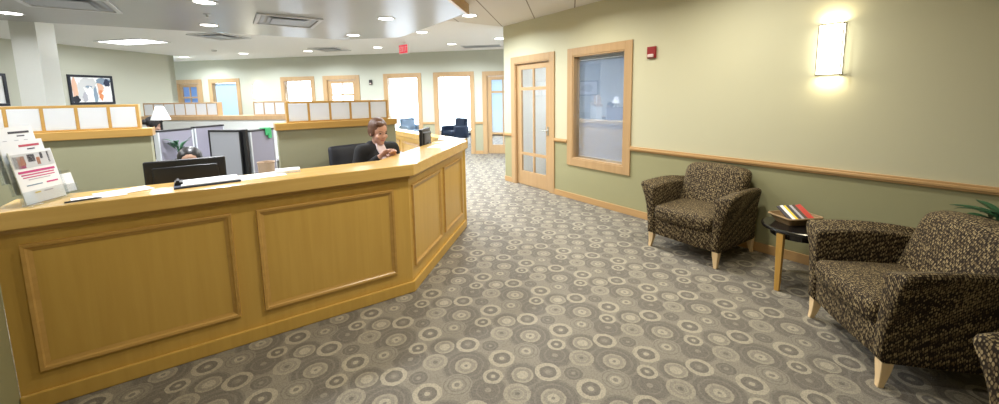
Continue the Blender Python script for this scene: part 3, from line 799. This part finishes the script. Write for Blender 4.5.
# local x along width, local -y faces the lobby, three tiers stepping up and back
tiers = [(-.05,.0,.26),(-.015,.055,.25),(.02,.115,.26)]
m = MB(); m.box(-.13,.13,-.085,.09,0,.004); m.build('base_plate','acrylic',hold)
for (y,z,h) in tiers:
    m = MB()
    mt = Matrix.Translation((0,y,z+.004)) @ Matrix.Rotation(R(-9),4,'X')
    m.box(-.125,.125,.006,.009,0,h,mt); m.box(-.125,.125,-.012,-.009,0,.07,mt); m.box(-.125,-.122,-.009,.006,0,h*.6,mt); m.box(.122,.125,-.009,.006,0,h*.6,mt); m.box(-.125,.125,-.009,.006,0,.003,mt)
    m.build('pocket','acrylic',hold)
def brochure(label, y, z, h, kind):
    c = Matrix.Translation((hx,hy,ZT)) @ Matrix.Rotation(ha,4,'Z') @ Matrix.Translation((0,y,z+.0075)) @ Matrix.Rotation(R(-9),4,'X')
    t = bpy.data.objects.new('brochure',None); COL.objects.link(t); t.matrix_world = c; tag(t,label,'brochure')
    bx(-.115,.115,-.003,.003,0,h).build('pages','paper',t)
    def strip_(x0,x1,z0,z1,mt,nm): bx(x0,x1,-.0042,-.003,z0,z1).build(nm,mt,t)
    if kind == 0:
        strip_(-.11,.11,.185,.262,'vent','photo_band')
        strip_(-.105,-.085,.19,.25,'darkprint','photo_figure'); strip_(-.085,-.045,.20,.25,'orangeprint','photo_figure'); strip_(-.03,.01,.215,.255,'darkprint','photo_figure'); strip_(.015,.035,.195,.235,'orangeprint','photo_figure'); strip_(.04,.055,.225,.258,'darkprint','photo_figure'); strip_(.08,.09,.2,.26,'darkprint','photo_figure'); strip_(-.09,-.05,.186,.2,'pink','photo_figure')
        strip_(-.1,.1,.160,.172,'pink','headline'); strip_(-.09,.09,.147,.153,'pink','text_line'); strip_(-.085,.09,.134,.139,'pink','text_line'); strip_(-.06,.06,.122,.126,'greyprint','text_line')
        strip_(-.08,.005,.092,.098,'bluepic','text_line'); strip_(.03,.095,.092,.1,'pink','text_line'); strip_(-.05,-.02,.05,.056,'yellow','text_line'); strip_(0,.05,.05,.056,'greyprint','text_line')
    else:
        zt = h
        strip_(-.02,.09,zt-.035,zt-.024,'redprint' if kind==1 else 'darkprint','headline'); strip_(.02,.06,zt-.052,zt-.046,'darkprint','text_line')
        for x in (-.095,-.06,.0,.05): strip_(x,x+.02,zt-.09,zt-.07,'greyprint','text_line')
    return t
brochure('front white flyer with a photo band and magenta lines in the brochure holder',-.05,.0,.275,0)
brochure('middle white brochure with a red headline in the brochure holder',-.015,.055,.275,1)
brochure('rear white brochure with a dark headline, topmost in the brochure holder',.02,.115,.285,2)
t = thing('card_holder','small clear card holder right of the brochure holder','card holder',(-.80,3.33,ZT),R(60))
m = MB(); m.box(-.05,.05,-.03,.03,0,.004); mt = Matrix.Translation((0,.0,.004)) @ Matrix.Rotation(R(-12),4,'X'); m.box(-.05,.05,.004,.007,0,.13,mt); m.box(-.05,.05,-.012,-.009,0,.045,mt); m.build('pocket','acrylic',t)
o = bx(-.045,.045,-.006,.002,0,.11).build('card_stack','paper'); o.matrix_world = Matrix.Translation((-.80,3.33,ZT+.0045)) @ Matrix.Rotation(R(60),4,'Z') @ Matrix.Rotation(R(-12),4,'X'); tag(o,'white cards standing in the small card holder','cards')

# ------------------------------------------------------------------ armchairs
def armchair(label, loc, rz, group='leaf pattern armchairs'):
    t = thing('armchair',label,'armchair',loc,rz,group)      # local +y is the front
    # base body
    def fb(x,y,z): 
        k = (z-.16)/.16
        return (x*(1+.02*k), y+(.012*(1-(x/.33)**2) if y>.2 else 0), z)
    m = MB(); m.rbox((.325,.345,.0925),.02,5,fb,(0,0,.2375)); m.build('seat_rail','fabric',t,smooth=True)
    def fc(x,y,z):
        cr = (1-(x/.31)**2)*(1-(y/.33)**2); 
        return (x, y+(.025*(1-(x/.31)**2) if y>.1 else 0), z+(.028*cr if z>.39 else 0))
    m = MB(); m.rbox((.297,.33,.072),.045,8,fc,(0,.045,.392)); m.build('seat_cushion','fabric',t,smooth=True)
    # back with crowned top
    def fk(x,y,z):
        k = max(0,(z-.40)/.44); z2 = z+(.05*(1-(x/.34)**2)*k)
        return (x*(1+.03*k), y-.165*k+.02*(1-(x/.34)**2)*(1 if y>-.18 else 0), z2)
    m = MB(); m.rbox((.315,.085,.232),.065,8,fk,(0,-.145,.589)); m.build('backrest','fabric',t,smooth=True)
    bx(-.30,.30,-.365,-.32,.15,.5).build('back_shell','fabric',t,bevel=.015)
    for s in (-1,1):
        rings = []
        Y0,Y1 = -.345,.36
        ys = [Y0,Y0+.006,Y0+.02,Y0+.05]+[Y0+.05+(Y1-Y0-.10)*i/10 for i in range(1,10)]+[Y1-.05,Y1-.02,Y1-.006,Y1]
        for y in ys:
            e = min(y-Y0,Y1-y); sh = 0 if e>=.022 else .022-math.sqrt(max(0,.022**2-(.022-e)**2))
            f = (y-Y0)/(Y1-Y0)                      # 0 back -> 1 front
            top = .665+.03*math.sin(PI*f)+.02*f      # height of the outer top edge
            fl = .040+.068*f                      # flare of the outer face at the top
            xi0,xi1 = .296,.312; xo0 = .365; xo1 = xo0+fl; zb_ = .15
            P = []; N_ = 9; r_ = .030
            for i in range(N_):                     # outer face, curving outward to the top
                a = i/(N_-1); z = zb_+(top-r_-zb_)*a; P.append((xo0+fl*a**2.0, z))
            for i in range(1,6): a = PI/2*i/6; P.append((xo1-r_+r_*math.cos(a), top-r_+r_*math.sin(a)))
            zi = top-.035                           # top slopes down toward the seat
            for i in range(0,5): a = i/4; P.append((xo1-r_+(xi1+r_-xo1+r_)*a, top+(zi-top)*a))
            for i in range(1,6): a = PI/2+PI/2*i/6; P.append((xi1+r_+r_*math.cos(a), zi-r_+r_*math.sin(a)))
            for i in range(N_):
                a = 1-i/(N_-1); z = zb_+(zi-r_-zb_)*a; P.append((xi0+(xi1-xi0)*a, z))
            cx0 = sum(p[0] for p in P)/len(P); cz0 = sum(p[1] for p in P)/len(P)
            ring = []
            for x,z in P:
                dx,dz = x-cx0,z-cz0; ln = math.hypot(dx,dz); k = max(0,(ln-sh)/ln) if ln>1e-6 else 1
                ring.append((s*(cx0+dx*k), y, cz0+dz*k))
            rings.append(ring)
        m = MB(); m.loft(rings); m.build('arm','fabric',t,smooth=True)
    for sx,sy in ((-1,1),(1,1),(-1,-1),(1,-1)):
        m = MB(); rings = []
        x0,y0 = sx*.335, sy*.32
        for k,(z,h,o) in enumerate(((.165,.030,0),(.11,.026,.003),(.05,.019,.010),(0,.014,.020))):
            cx_,cy_ = x0+sx*o*.5, y0+sy*o
            rings.append([(cx_-h,cy_-h,z),(cx_+h,cy_-h,z),(cx_+h,cy_+h,z),(cx_-h,cy_+h,z)])
        m.loft(rings); m.build('leg','leg',t,bevel=.004)
    return t
ch = armchair('brown leaf-flecked armchair against the right wall below the window corner',(3.915,2.03,0),R(88.5))
c2 = dup(ch,(3.275,.414,0),R(41.8),'brown leaf-flecked armchair at right front, turned toward the side table')
c3 = dup(ch,(2.335,-.465,0),R(60),'brown leaf-flecked armchair cut off at the bottom right corner')

# ------------------------------------------------------------------ side table, basket, brochures
TC = (3.79,1.15); TZ = .512
t = thing('side_table','round black side table with wooden legs between the armchairs','table',(TC[0],TC[1],0),R(0))
m = MB(); m.lathe([(.245,TZ-.034),(.262,TZ-.026),(.266,TZ-.014),(.262,TZ-.004),(.252,TZ),(.0001,TZ)],48); m.build('tabletop','blacklac',t,smooth=False)
m = MB(); m.lathe([(.20,TZ-.085),(.20,TZ-.034)],32); m.build('apron','blacklac',t)
for k in range(3):
    a = R(168)+k*2*PI/3; x,y = .238*math.cos(a),.238*math.sin(a)
    m = MB(); m.loft([[(x-h,y-h,z),(x+h,y-h,z),(x+h,y+h,z),(x-h,y+h,z)] for z,h in ((0,.017),(.25,.021),(TZ-.034,.024))]); m.build('leg','tableleg',t,bevel=.003)
BL = (3.84,1.205,TZ); BR = R(-28)
bk = thing('wicker_tray','shallow wicker tray of booklets on the black side table','basket',BL,BR)
m = MB()
def rr(w,h,z,r=.03):
    pts = []
    for cx_,cy_,a0 in ((w-r,h-r,0),(-w+r,h-r,90),(-w+r,-h+r,180),(w-r,-h+r,270)):
        for i in range(5): a = R(a0+22.5*i); pts.append((cx_+r*math.cos(a),cy_+r*math.sin(a),z))
    return pts
m.loft([rr(.115,.085,.0),rr(.128,.098,.025),rr(.148,.115,.055),rr(.156,.122,.062),rr(.145,.112,.058),rr(.124,.094,.028),rr(.112,.082,.010)]); m.build('tray','wicker',bk)
m = MB(); pts = rr(.153,.119,.062); m.tube([Vector(p) for p in pts+[pts[0]]],.008,6); m.build('rim','wicker',bk)
cols = ['darkprint','paper','yellow','darkprint','greyprint','terracotta','red','red']
lab = ['black booklet at the left end of the wicker tray','white booklet second from the left in the wicker tray','yellow booklet in the wicker tray','black booklet between the yellow and the grey ones in the wicker tray','grey booklet in the middle of the wicker tray','dark brown booklet left of the red ones in the wicker tray','red booklet beside the dark brown one in the wicker tray','red booklet at the right end of the wicker tray']
for i,(mt,l) in enumerate(zip(cols,lab)):
    o = MB(); o.box(-.0118,.0118,-.085,.085,0,.008); o = o.build('booklet',mt)
    o.matrix_world = Matrix.Translation(BL) @ Matrix.Rotation(BR,4,'Z') @ Matrix.Translation((-.098+.028*i,.0,.078+.003*(i%2))) @ Matrix.Rotation(R(30),4,'X') @ Matrix.Rotation(R(0),4,'Z') @ Matrix.Rotation(R(-14),4,'Y')
    tag(o,l,'booklet','booklets in the wicker tray')

# plant behind the second armchair
def leaf(m, base, az, ln, rise, droop, w):
    c = Vector(base); d = Vector((math.cos(az),math.sin(az),0)); n = Vector((-d.y,d.x,0)); rows = []
    for i in range(8):
        f = i/7; p = c+d*(ln*f)+Vector((0,0,rise*f-droop*f*f)); ww = w*math.sin(PI*min(1,f*.92+.08))**.8+.0008
        rows.append((p-n*ww, p+Vector((0,0,-.25*ww)), p+n*ww))
    up = Vector((0,0,.0015))
    vs = [[m.bm.verts.new(q) for q in r] for r in rows]; vt = [[m.bm.verts.new(q+up) for q in r] for r in rows]
    for a,b,f in ((vs,vs,0),(vt,vt,1)):
        for i in range(7):
            for k in range(2): m.bm.faces.new((a[i][k],a[i][k+1],a[i+1][k+1],a[i+1][k]))
def plant(label, loc, pot, leaves, name='potted_plant', pr=.15, ph=.28, stem=.3):
    t = thing(name,label,'plant',loc)
    m = MB(); m.lathe([(pr*.7,0),(pr,ph),(pr*1.08,ph),(pr*1.08,ph-.03),(pr*.95,ph-.03),(.001,ph-.04)],24); m.build('pot',pot,t)
    m = MB(); m.lathe([(pr*.9,ph-.045),(pr*.9,ph-.03),(.001,ph-.025)],20); m.build('soil','terracotta',t)
    for k,(az,ln,rise,droop,w,z,lean) in enumerate(leaves):
        m = MB(); b = (math.cos(az)*lean,math.sin(az)*lean,z); m.tube([(0,0,ph-.03),(b[0]*.4,b[1]*.4,ph+(z-ph)*.6),b],.004,6); s = m.build('stem','green',t)
        m = MB(); leaf(m,b,az,ln,rise,droop,w); m.build('leaf','green',s)
    return t
rnd = random.Random(3)
lv = [(2*PI*k/22+rnd.uniform(-.2,.2), rnd.uniform(.14,.21), rnd.uniform(.04,.16), rnd.uniform(.03,.13), rnd.uniform(.028,.045), rnd.uniform(.60,.82), rnd.uniform(.02,.10)) for k in range(22)]
plant('green leafy potted plant behind the right front armchair',(3.99,.13,0),'terracotta',lv)
lv = [(2*PI*k/14+rnd.uniform(-.2,.2), rnd.uniform(.08,.14), rnd.uniform(.08,.16), rnd.uniform(.02,.08), rnd.uniform(.015,.025), rnd.uniform(.22,.34), rnd.uniform(.01,.05)) for k in range(14)]
plant('small dark potted plant on the cubicle desk, left of the woman at the monitor',(-.54,6.66,.73),'black',lv,pr=.055,ph=.12)
t = thing('file_pedestal','low grey file pedestal carrying the tan basket, behind the counter','cabinet',(.36,5.5,0),R(0))
bx(-.17,.17,-.2,.2,.02,.60).build('body','greyfab',t,bevel=.004); bx(-.15,.15,-.18,.18,0,.02).build('base','black',t)
for k in range(3):
    d_ = bx(-.155,.155,-.212,-.2,.04+.185*k,.21+.185*k).build('drawer','greyprint',t,bevel=.003); bx(-.05,.05,-.222,-.212,.15+.185*k,.165+.185*k).build('handle','metal',d_)
o = thing('storage_basket','tan basket standing on the grey pedestal beside the partition end','basket',(.355,5.5,.60),R(0))
m = MB(); m.lathe([(.075,0),(.092,.24),(.096,.26),(.087,.26),(.07,.01)],20); m.build('bin','tanbox',o)

# ------------------------------------------------------------------ office chair
def office_chair(label, loc, rz, hs=.5, mat='chairblack', back=.62):
    t = thing('office_chair',label,'office chair',loc,rz)
    m = MB(); m.rbox((.24,.235,.04),.035,5,lambda x,y,z:(x,y,z-(.05*max(0,y-.1)/.13 if y>.1 else 0)),(0,.02,hs-.04)); m.build('seat',mat,t,smooth=True)
    def fb(x,y,z):
        k = (z-hs-.1)/back; return (x*(1-.08*k*k), y-.10*k+.35*x*x, z)
    m = MB(); m.rbox((.235,.035,back/2),.033,6,fb,(0,-.235,hs+.1+back/2)); m.build('backrest',mat,t,smooth=True)
    m = MB(); m.tube([(0,-.1,hs-.09),(0,-.26,hs-.07),(0,-.30,hs+.02),(0,-.295,hs+.2)],.02); m.build('back_bar','black',t)
    m = MB(); m.tube([(0,0,.1),(0,0,hs-.08)],[.03,.022]); m.build('gas_column','black',t)
    for k in range(5):
        a = 2*PI*k/5+.3; m = MB(); m.tube([(0,0,.11),(.3*math.cos(a),.3*math.sin(a),.075)],[.025,.016]); lg = m.build('base_arm','black',t)
        m = MB(); m.ball((.3*math.cos(a),.3*math.sin(a),.032),.032,8); m.build('caster','black',lg,smooth=True)
    for s in (-1,1):
        m = MB(); m.tube([(s*.2,.0,hs-.07),(s*.27,.0,hs-.05),(s*.28,.0,hs+.15)],.014); m.rbox((.03,.12,.015),.012,3,None,(s*.28,.02,hs+.165)); m.build('armrest','black',t,smooth=True)
    return t

# ------------------------------------------------------------------ people
def capsule(m, a, b, ra, rb):
    m.tube([Vector(a),Vector(b)],[ra,rb],14); m.ball(a,ra,10); m.ball(b,rb,10)
def fused(m, name, mat, parent, voxel=.008, smooth=3):
    me = bpy.data.meshes.new('tmp'); m.bm.to_mesh(me); m.bm.free()
    o = bpy.data.objects.new('tmp',me); COL.objects.link(o)
    md = o.modifiers.new('r','REMESH'); md.mode = 'VOXEL'; md.voxel_size = voxel
    dg = bpy.context.evaluated_depsgraph_get(); dg.update()
    out = bpy.data.meshes.new_from_object(o.evaluated_get(dg)); bpy.data.objects.remove(o); bpy.data.meshes.remove(me)
    b = bmesh.new(); b.from_mesh(out)
    for _ in range(smooth): bmesh.ops.smooth_vert(b, verts=b.verts, factor=.5, use_axis_x=True, use_axis_y=True, use_axis_z=True)
    b.to_mesh(out); b.free()
    out.materials.clear(); out.materials.append(M[mat])
    for p in out.polygons: p.use_smooth = True
    out.name = name; r = bpy.data.objects.new(name,out); COL.objects.link(r)
    if parent is not None: r.parent = parent
    return r
def person(label, loc, rz, hs, skin, hair, top, hands, elbows, head_yaw=0., head_pitch=0., hair_style='bun', lean=0., blouse=None, foot_y=.40):
    t = thing('person',label,'person',loc,rz)                 # local +y is forward
    P = lambda x,y,z: Vector((x, y+lean*(z-hs), z))
    neck = P(0,-.005,hs+.56); HC = P(0,.035,hs+.675)
    HM = Matrix.Translation(HC) @ Matrix.Rotation(head_yaw,4,'Z') @ Matrix.Rotation(head_pitch,4,'X')
    hp = lambda x,y,z: HM @ Vector((x,y,z))
    def hball(m,c,r,n=14):
        bmesh.ops.create_uvsphere(m.bm,u_segments=n+4,v_segments=n,radius=1,matrix=HM @ Matrix.Translation(c) @ Matrix.Diagonal((*r,1)))
    m = MB()
    m.ball(P(0,0,hs+.10),(.155,.115,.12)); capsule(m,P(0,0,hs+.14),P(0,.01,hs+.30),.115,.105)
    m.ball(P(0,.01,hs+.40),(.145,.10,.16)); capsule(m,P(-.13,0,hs+.505),P(.13,0,hs+.505),.055,.055)
    capsule(m,neck-Vector((0,0,.04)),P(0,.012,hs+.66),.052,.047)
    # head
    hball(m,(0,-.012,.035),(.074,.094,.088)); hball(m,(0,.022,-.03),(.060,.068,.083)); hball(m,(0,.052,-.085),(.032,.032,.028))
    hball(m,(0,.098,-.018),(.012,.018,.017)); hball(m,(0,.090,.008),(.009,.012,.028))
    for s in (-1,1): hball(m,(s*.076,-.008,-.005),(.010,.020,.031)); hball(m,(s*.04,.062,-.025),(.022,.020,.02))
    # legs
    for s in (-1,1):
        capsule(m,P(s*.09,0,hs+.07),Vector((s*.10,foot_y,hs+.055)),.085,.062); capsule(m,(s*.10,foot_y,hs+.05),(s*.10,foot_y+.02,.11),.055,.038)
        capsule(m,(s*.10,foot_y,.055),(s*.11,foot_y+.15,.04),.04,.032)
    # arms and hands
    for s,el,hd in ((-1,elbows[0],hands[0]),(1,elbows[1],hands[1])):
        sh = P(s*.165,0,hs+.50); el = Vector(el); hd = Vector(hd)
        capsule(m,sh,el,.048,.038); capsule(m,el,hd,.038,.026)
        fd = (hd-el).normalized(); side = Vector((-s*.8,.0,.0)); side = (side-fd*side.dot(fd)).normalized(); upv = fd.cross(side)
        if upv.z < 0: upv = -upv
        pc = hd+fd*.04
        for q in (-.022,-.007,.008,.023): capsule(m,hd+side*q*.6+fd*.01,hd+side*q+fd*.085,.013,.011)
        for q,ln in ((-.03,.055),(-.010,.078),(.010,.084),(.030,.072)):
            a0 = hd+side*q+fd*.085; a1 = a0+fd*ln*.5-upv*.006; a2 = a1+fd*ln*.4-upv*.022
            capsule(m,a0,a1,.0088,.0082); capsule(m,a1,a2,.0082,.0072)
        b0 = hd+side*.03+fd*.03; b1 = b0+side*.03+fd*.03-upv*.01; capsule(m,b0,b1,.011,.0095); capsule(m,b1,b1+fd*.03+side*.004-upv*.006,.0095,.0082)
    body = fused(m,'body',skin,t,.0055,2)
    # face details
    for s in (-1,1):
        m = MB(); hball(m,(s*.031,.079,.010),(.011,.006,.006),8); m.build('eye','eye',t,smooth=True)
        m = MB(); m.tube([hp(s*.016,.088,.028),hp(s*.032,.086,.033),hp(s*.048,.074,.028)],.003,6); m.build('eyebrow',hair,t)
    m = MB(); hball(m,(0,.083,-.055),(.021,.007,.006),8); m.build('mouth','lips',t,smooth=True)
    # hair
    m = MB()
    hball(m,(0,-.026,.048),(.085,.098,.090)); 
    for s in (-1,1): hball(m,(s*.066,-.022,.01),(.022,.055,.055))
    if hair_style == 'bun': hball(m,(0,-.12,.01),(.04,.042,.042)); hball(m,(.028,.045,.098),(.045,.04,.022))
    else:
        for s in (-1,1): hball(m,(s*.07,-.03,-.06),(.03,.055,.12))
        hball(m,(0,-.085,-.06),(.075,.04,.13))
    fused(m,'hair',hair,t,.006,1)
    # jacket
    m = MB()
    m.ball(P(0,0,hs+.11),(.170,.130,.12)); capsule(m,P(0,0,hs+.14),P(0,.01,hs+.30),.130,.120); m.ball(P(0,.01,hs+.39),(.162,.117,.16)); capsule(m,P(-.135,0,hs+.505),P(.135,0,hs+.505),.068,.068)
    capsule(m,P(-.06,-.02,hs+.55),P(.06,-.02,hs+.55),.045,.045)
    for s,el,hd in ((-1,elbows[0],hands[0]),(1,elbows[1],hands[1])):
        sh = P(s*.165,0,hs+.505); el = Vector(el); hd = Vector(hd); capsule(m,sh,el,.063,.050); capsule(m,el,el+(hd-el)*.93,.050,.036)
    fused(m,'jacket',top,t,.009,2)
    m = MB()
    for s in (-1,1): capsule(m,P(s*.09,-.02,hs+.075),Vector((s*.10,foot_y,hs+.06)),.098,.072); capsule(m,(s*.10,foot_y,hs+.05),(s*.10,foot_y+.02,.12),.066,.05)
    fused(m,'trousers',top,t,.012,2)
    if blouse:
        m = MB(); a = [P(-.035,.045,hs+.575),P(.035,.045,hs+.575),P(.042,.088,hs+.52),P(.026,.124,hs+.44),P(0,.138,hs+.36),P(-.026,.124,hs+.44),P(-.042,.088,hs+.52)]
        m.loft([[p-Vector((0,.035,0)) for p in a],[p+Vector((0,.006,0)) for p in a]]); m.build('blouse',blouse,t,smooth=False)
    return t
RZ = R(-170)
person('seated receptionist with pulled back auburn hair and a black jacket, hands together',(1.175,3.80,0),RZ,.605,'skin','hairbrown','blazer',
       hands=((-.05,.25,1.06),(.09,.23,1.065)),elbows=((-.225,.03,.88),(.235,.03,.88)),head_yaw=R(4),head_pitch=R(-14),lean=.05,blouse='blouse')
office_chair('black office chair behind the receptionist',(1.10,3.90,0),R(-165),.51,back=.52)
person('seated woman with dark hair, mostly hidden behind the large left monitor',(-.27,4.12,0),R(180),.42,'skin2','hairblack','blazer',
       hands=((-.1,.30,.785),(.1,.30,.785)),elbows=((-.23,.08,.70),(.23,.08,.70)),head_pitch=R(-8),hair_style='long',lean=.02)
office_chair('black office chair of the woman behind the left monitor',(-.27,4.08,0),R(180),.36,back=.48)
person('distant seated person with dark hair, bent forward beside the white lamp',(-1.03,7.92,0),R(-70),.57,'skin2','hairblack','blazer',
       hands=((-.12,.36,.93),(.12,.36,.93)),elbows=((-.23,.10,.83),(.23,.10,.83)),head_pitch=R(-25),hair_style='bun',lean=.12)
office_chair('dark office chair of the distant seated person',(-1.02,7.90,0),R(-70),.50,back=.36)
dk = thing('work_desk','grey work desk under the white table lamp beyond the cubicle','desk',(-.55,7.6,0),R(20))
bx(-.35,.35,-.32,.32,.71,.74).build('desk_top','greyprint',dk)
for sx in (-.33,.31):
    for sy in (-.3,.28): bx(sx,sx+.02,sy,sy+.02,0,.71).build('leg','black',dk)
lp = thing('table_lamp','white cone shade table lamp beyond the left cubicle panel','lamp',(-.79,7.63,.74))
m = MB(); m.lathe([(.07,0),(.07,.015),(.014,.03),(.014,.62),(.02,.63)],20); m.build('lamp_base','black',lp)
m = MB(); n = 24
prof = [(.12,.60),(.045,.80),(.041,.80),(.115,.602)]
m.loft([[(r*math.cos(2*PI*i/n),r*math.sin(2*PI*i/n),z) for i in range(n)] for r,z in prof],cap=False); m.build('lamp_shade','shade',lp,smooth=True)

# far-room chairs
def guest_chair(label,loc,rz,mat):
    t = thing('guest_chair',label,'chair',loc,rz)
    m = MB(); m.rbox((.30,.30,.09),.05,4,None,(0,0,.36)); m.build('seat',mat,t,smooth=True)
    m = MB(); m.rbox((.30,.07,.25),.05,4,lambda x,y,z:(x,y-.1*(z-.4),z),(0,-.27,.62)); m.build('backrest',mat,t,smooth=True)
    for s in (-1,1):
        m = MB(); m.rbox((.06,.30,.21),.04,4,None,(s*.35,0,.40)); m.build('arm',mat,t,smooth=True)
        for sy in (-.25,.25): bx(s*.33-.02,s*.33+.02,sy-.02,sy+.02,0,.20).build('leg','leg',t)
    return t
guest_chair('navy armchair in the bright room behind the open doorway',(6.55,12.15,0),R(100),'navy')
guest_chair('pale blue armchair seen through the doorway above the receptionist',(5.55,13.55,0),R(-170),'paleblue')
tb = thing('office_desk','pale desk inside the office behind the glazed door','desk',(6.3,4.2,0))
bx(-.35,.35,-.7,.7,.70,.74).build('desk_top','leg',tb); bx(-.33,.33,-.68,-.64,0,.70).build('side_panel','leg',tb); bx(-.33,.33,.64,.68,0,.70).build('side_panel','leg',tb)
office_chair('dark office chair inside the office behind the glazed door',(5.55,5.0,0),R(-60),.48)
area('office_fill',(5.9,4.3,ZC-.02),1.1,42,(.95,.98,1),(0,0,0),'RECTANGLE',.5)  # fill light without a fixture, added to brighten the view through the door panes

# ------------------------------------------------------------------ world, camera, view
w = bpy.data.worlds.new('world'); SC.world = w; w.use_nodes = True
bg = w.node_tree.nodes['Background']; bg.inputs[0].default_value = (.80,.90,1,1); bg.inputs[1].default_value = 13.0

cam = bpy.data.cameras.new('camera'); co = bpy.data.objects.new('camera',cam); COL.objects.link(co); SC.camera = co
f,cy = 392.1,145.44
cam.sensor_fit = 'HORIZONTAL'; cam.sensor_width = 36; cam.lens = 36*f/999; cam.shift_x = 0; cam.shift_y = -(202-cy)/999
cam.clip_start = .05; cam.clip_end = 200
yaw,pitch,roll = R(34.8),R(7.116),R(-.949)
fw = Vector((math.sin(yaw)*math.cos(pitch),math.cos(yaw)*math.cos(pitch),-math.sin(pitch)))
r0 = Vector((math.cos(yaw),-math.sin(yaw),0)); u0 = r0.cross(fw)
rr_ = r0*math.cos(roll)+u0*math.sin(roll); uu_ = -r0*math.sin(roll)+u0*math.cos(roll)
mt = Matrix.Identity(4)
for i in range(3): mt[i][0] = rr_[i]; mt[i][1] = uu_[i]; mt[i][2] = -fw[i]
co.matrix_world = Matrix.Translation((0,0,1.6)) @ mt
vs = SC.view_settings; vs.view_transform = 'Standard'; vs.look = 'None'; vs.gamma = 1; vs.use_curve_mapping = False
vs.exposure = 0.0
SC.cycles.use_denoising = True
SC.cycles.max_bounces = 8; SC.cycles.diffuse_bounces = 5; SC.cycles.transparent_max_bounces = 12
SC.cycles.sample_clamp_indirect = 8
SC.cycles.caustics_reflective = False; SC.cycles.caustics_refractive = False
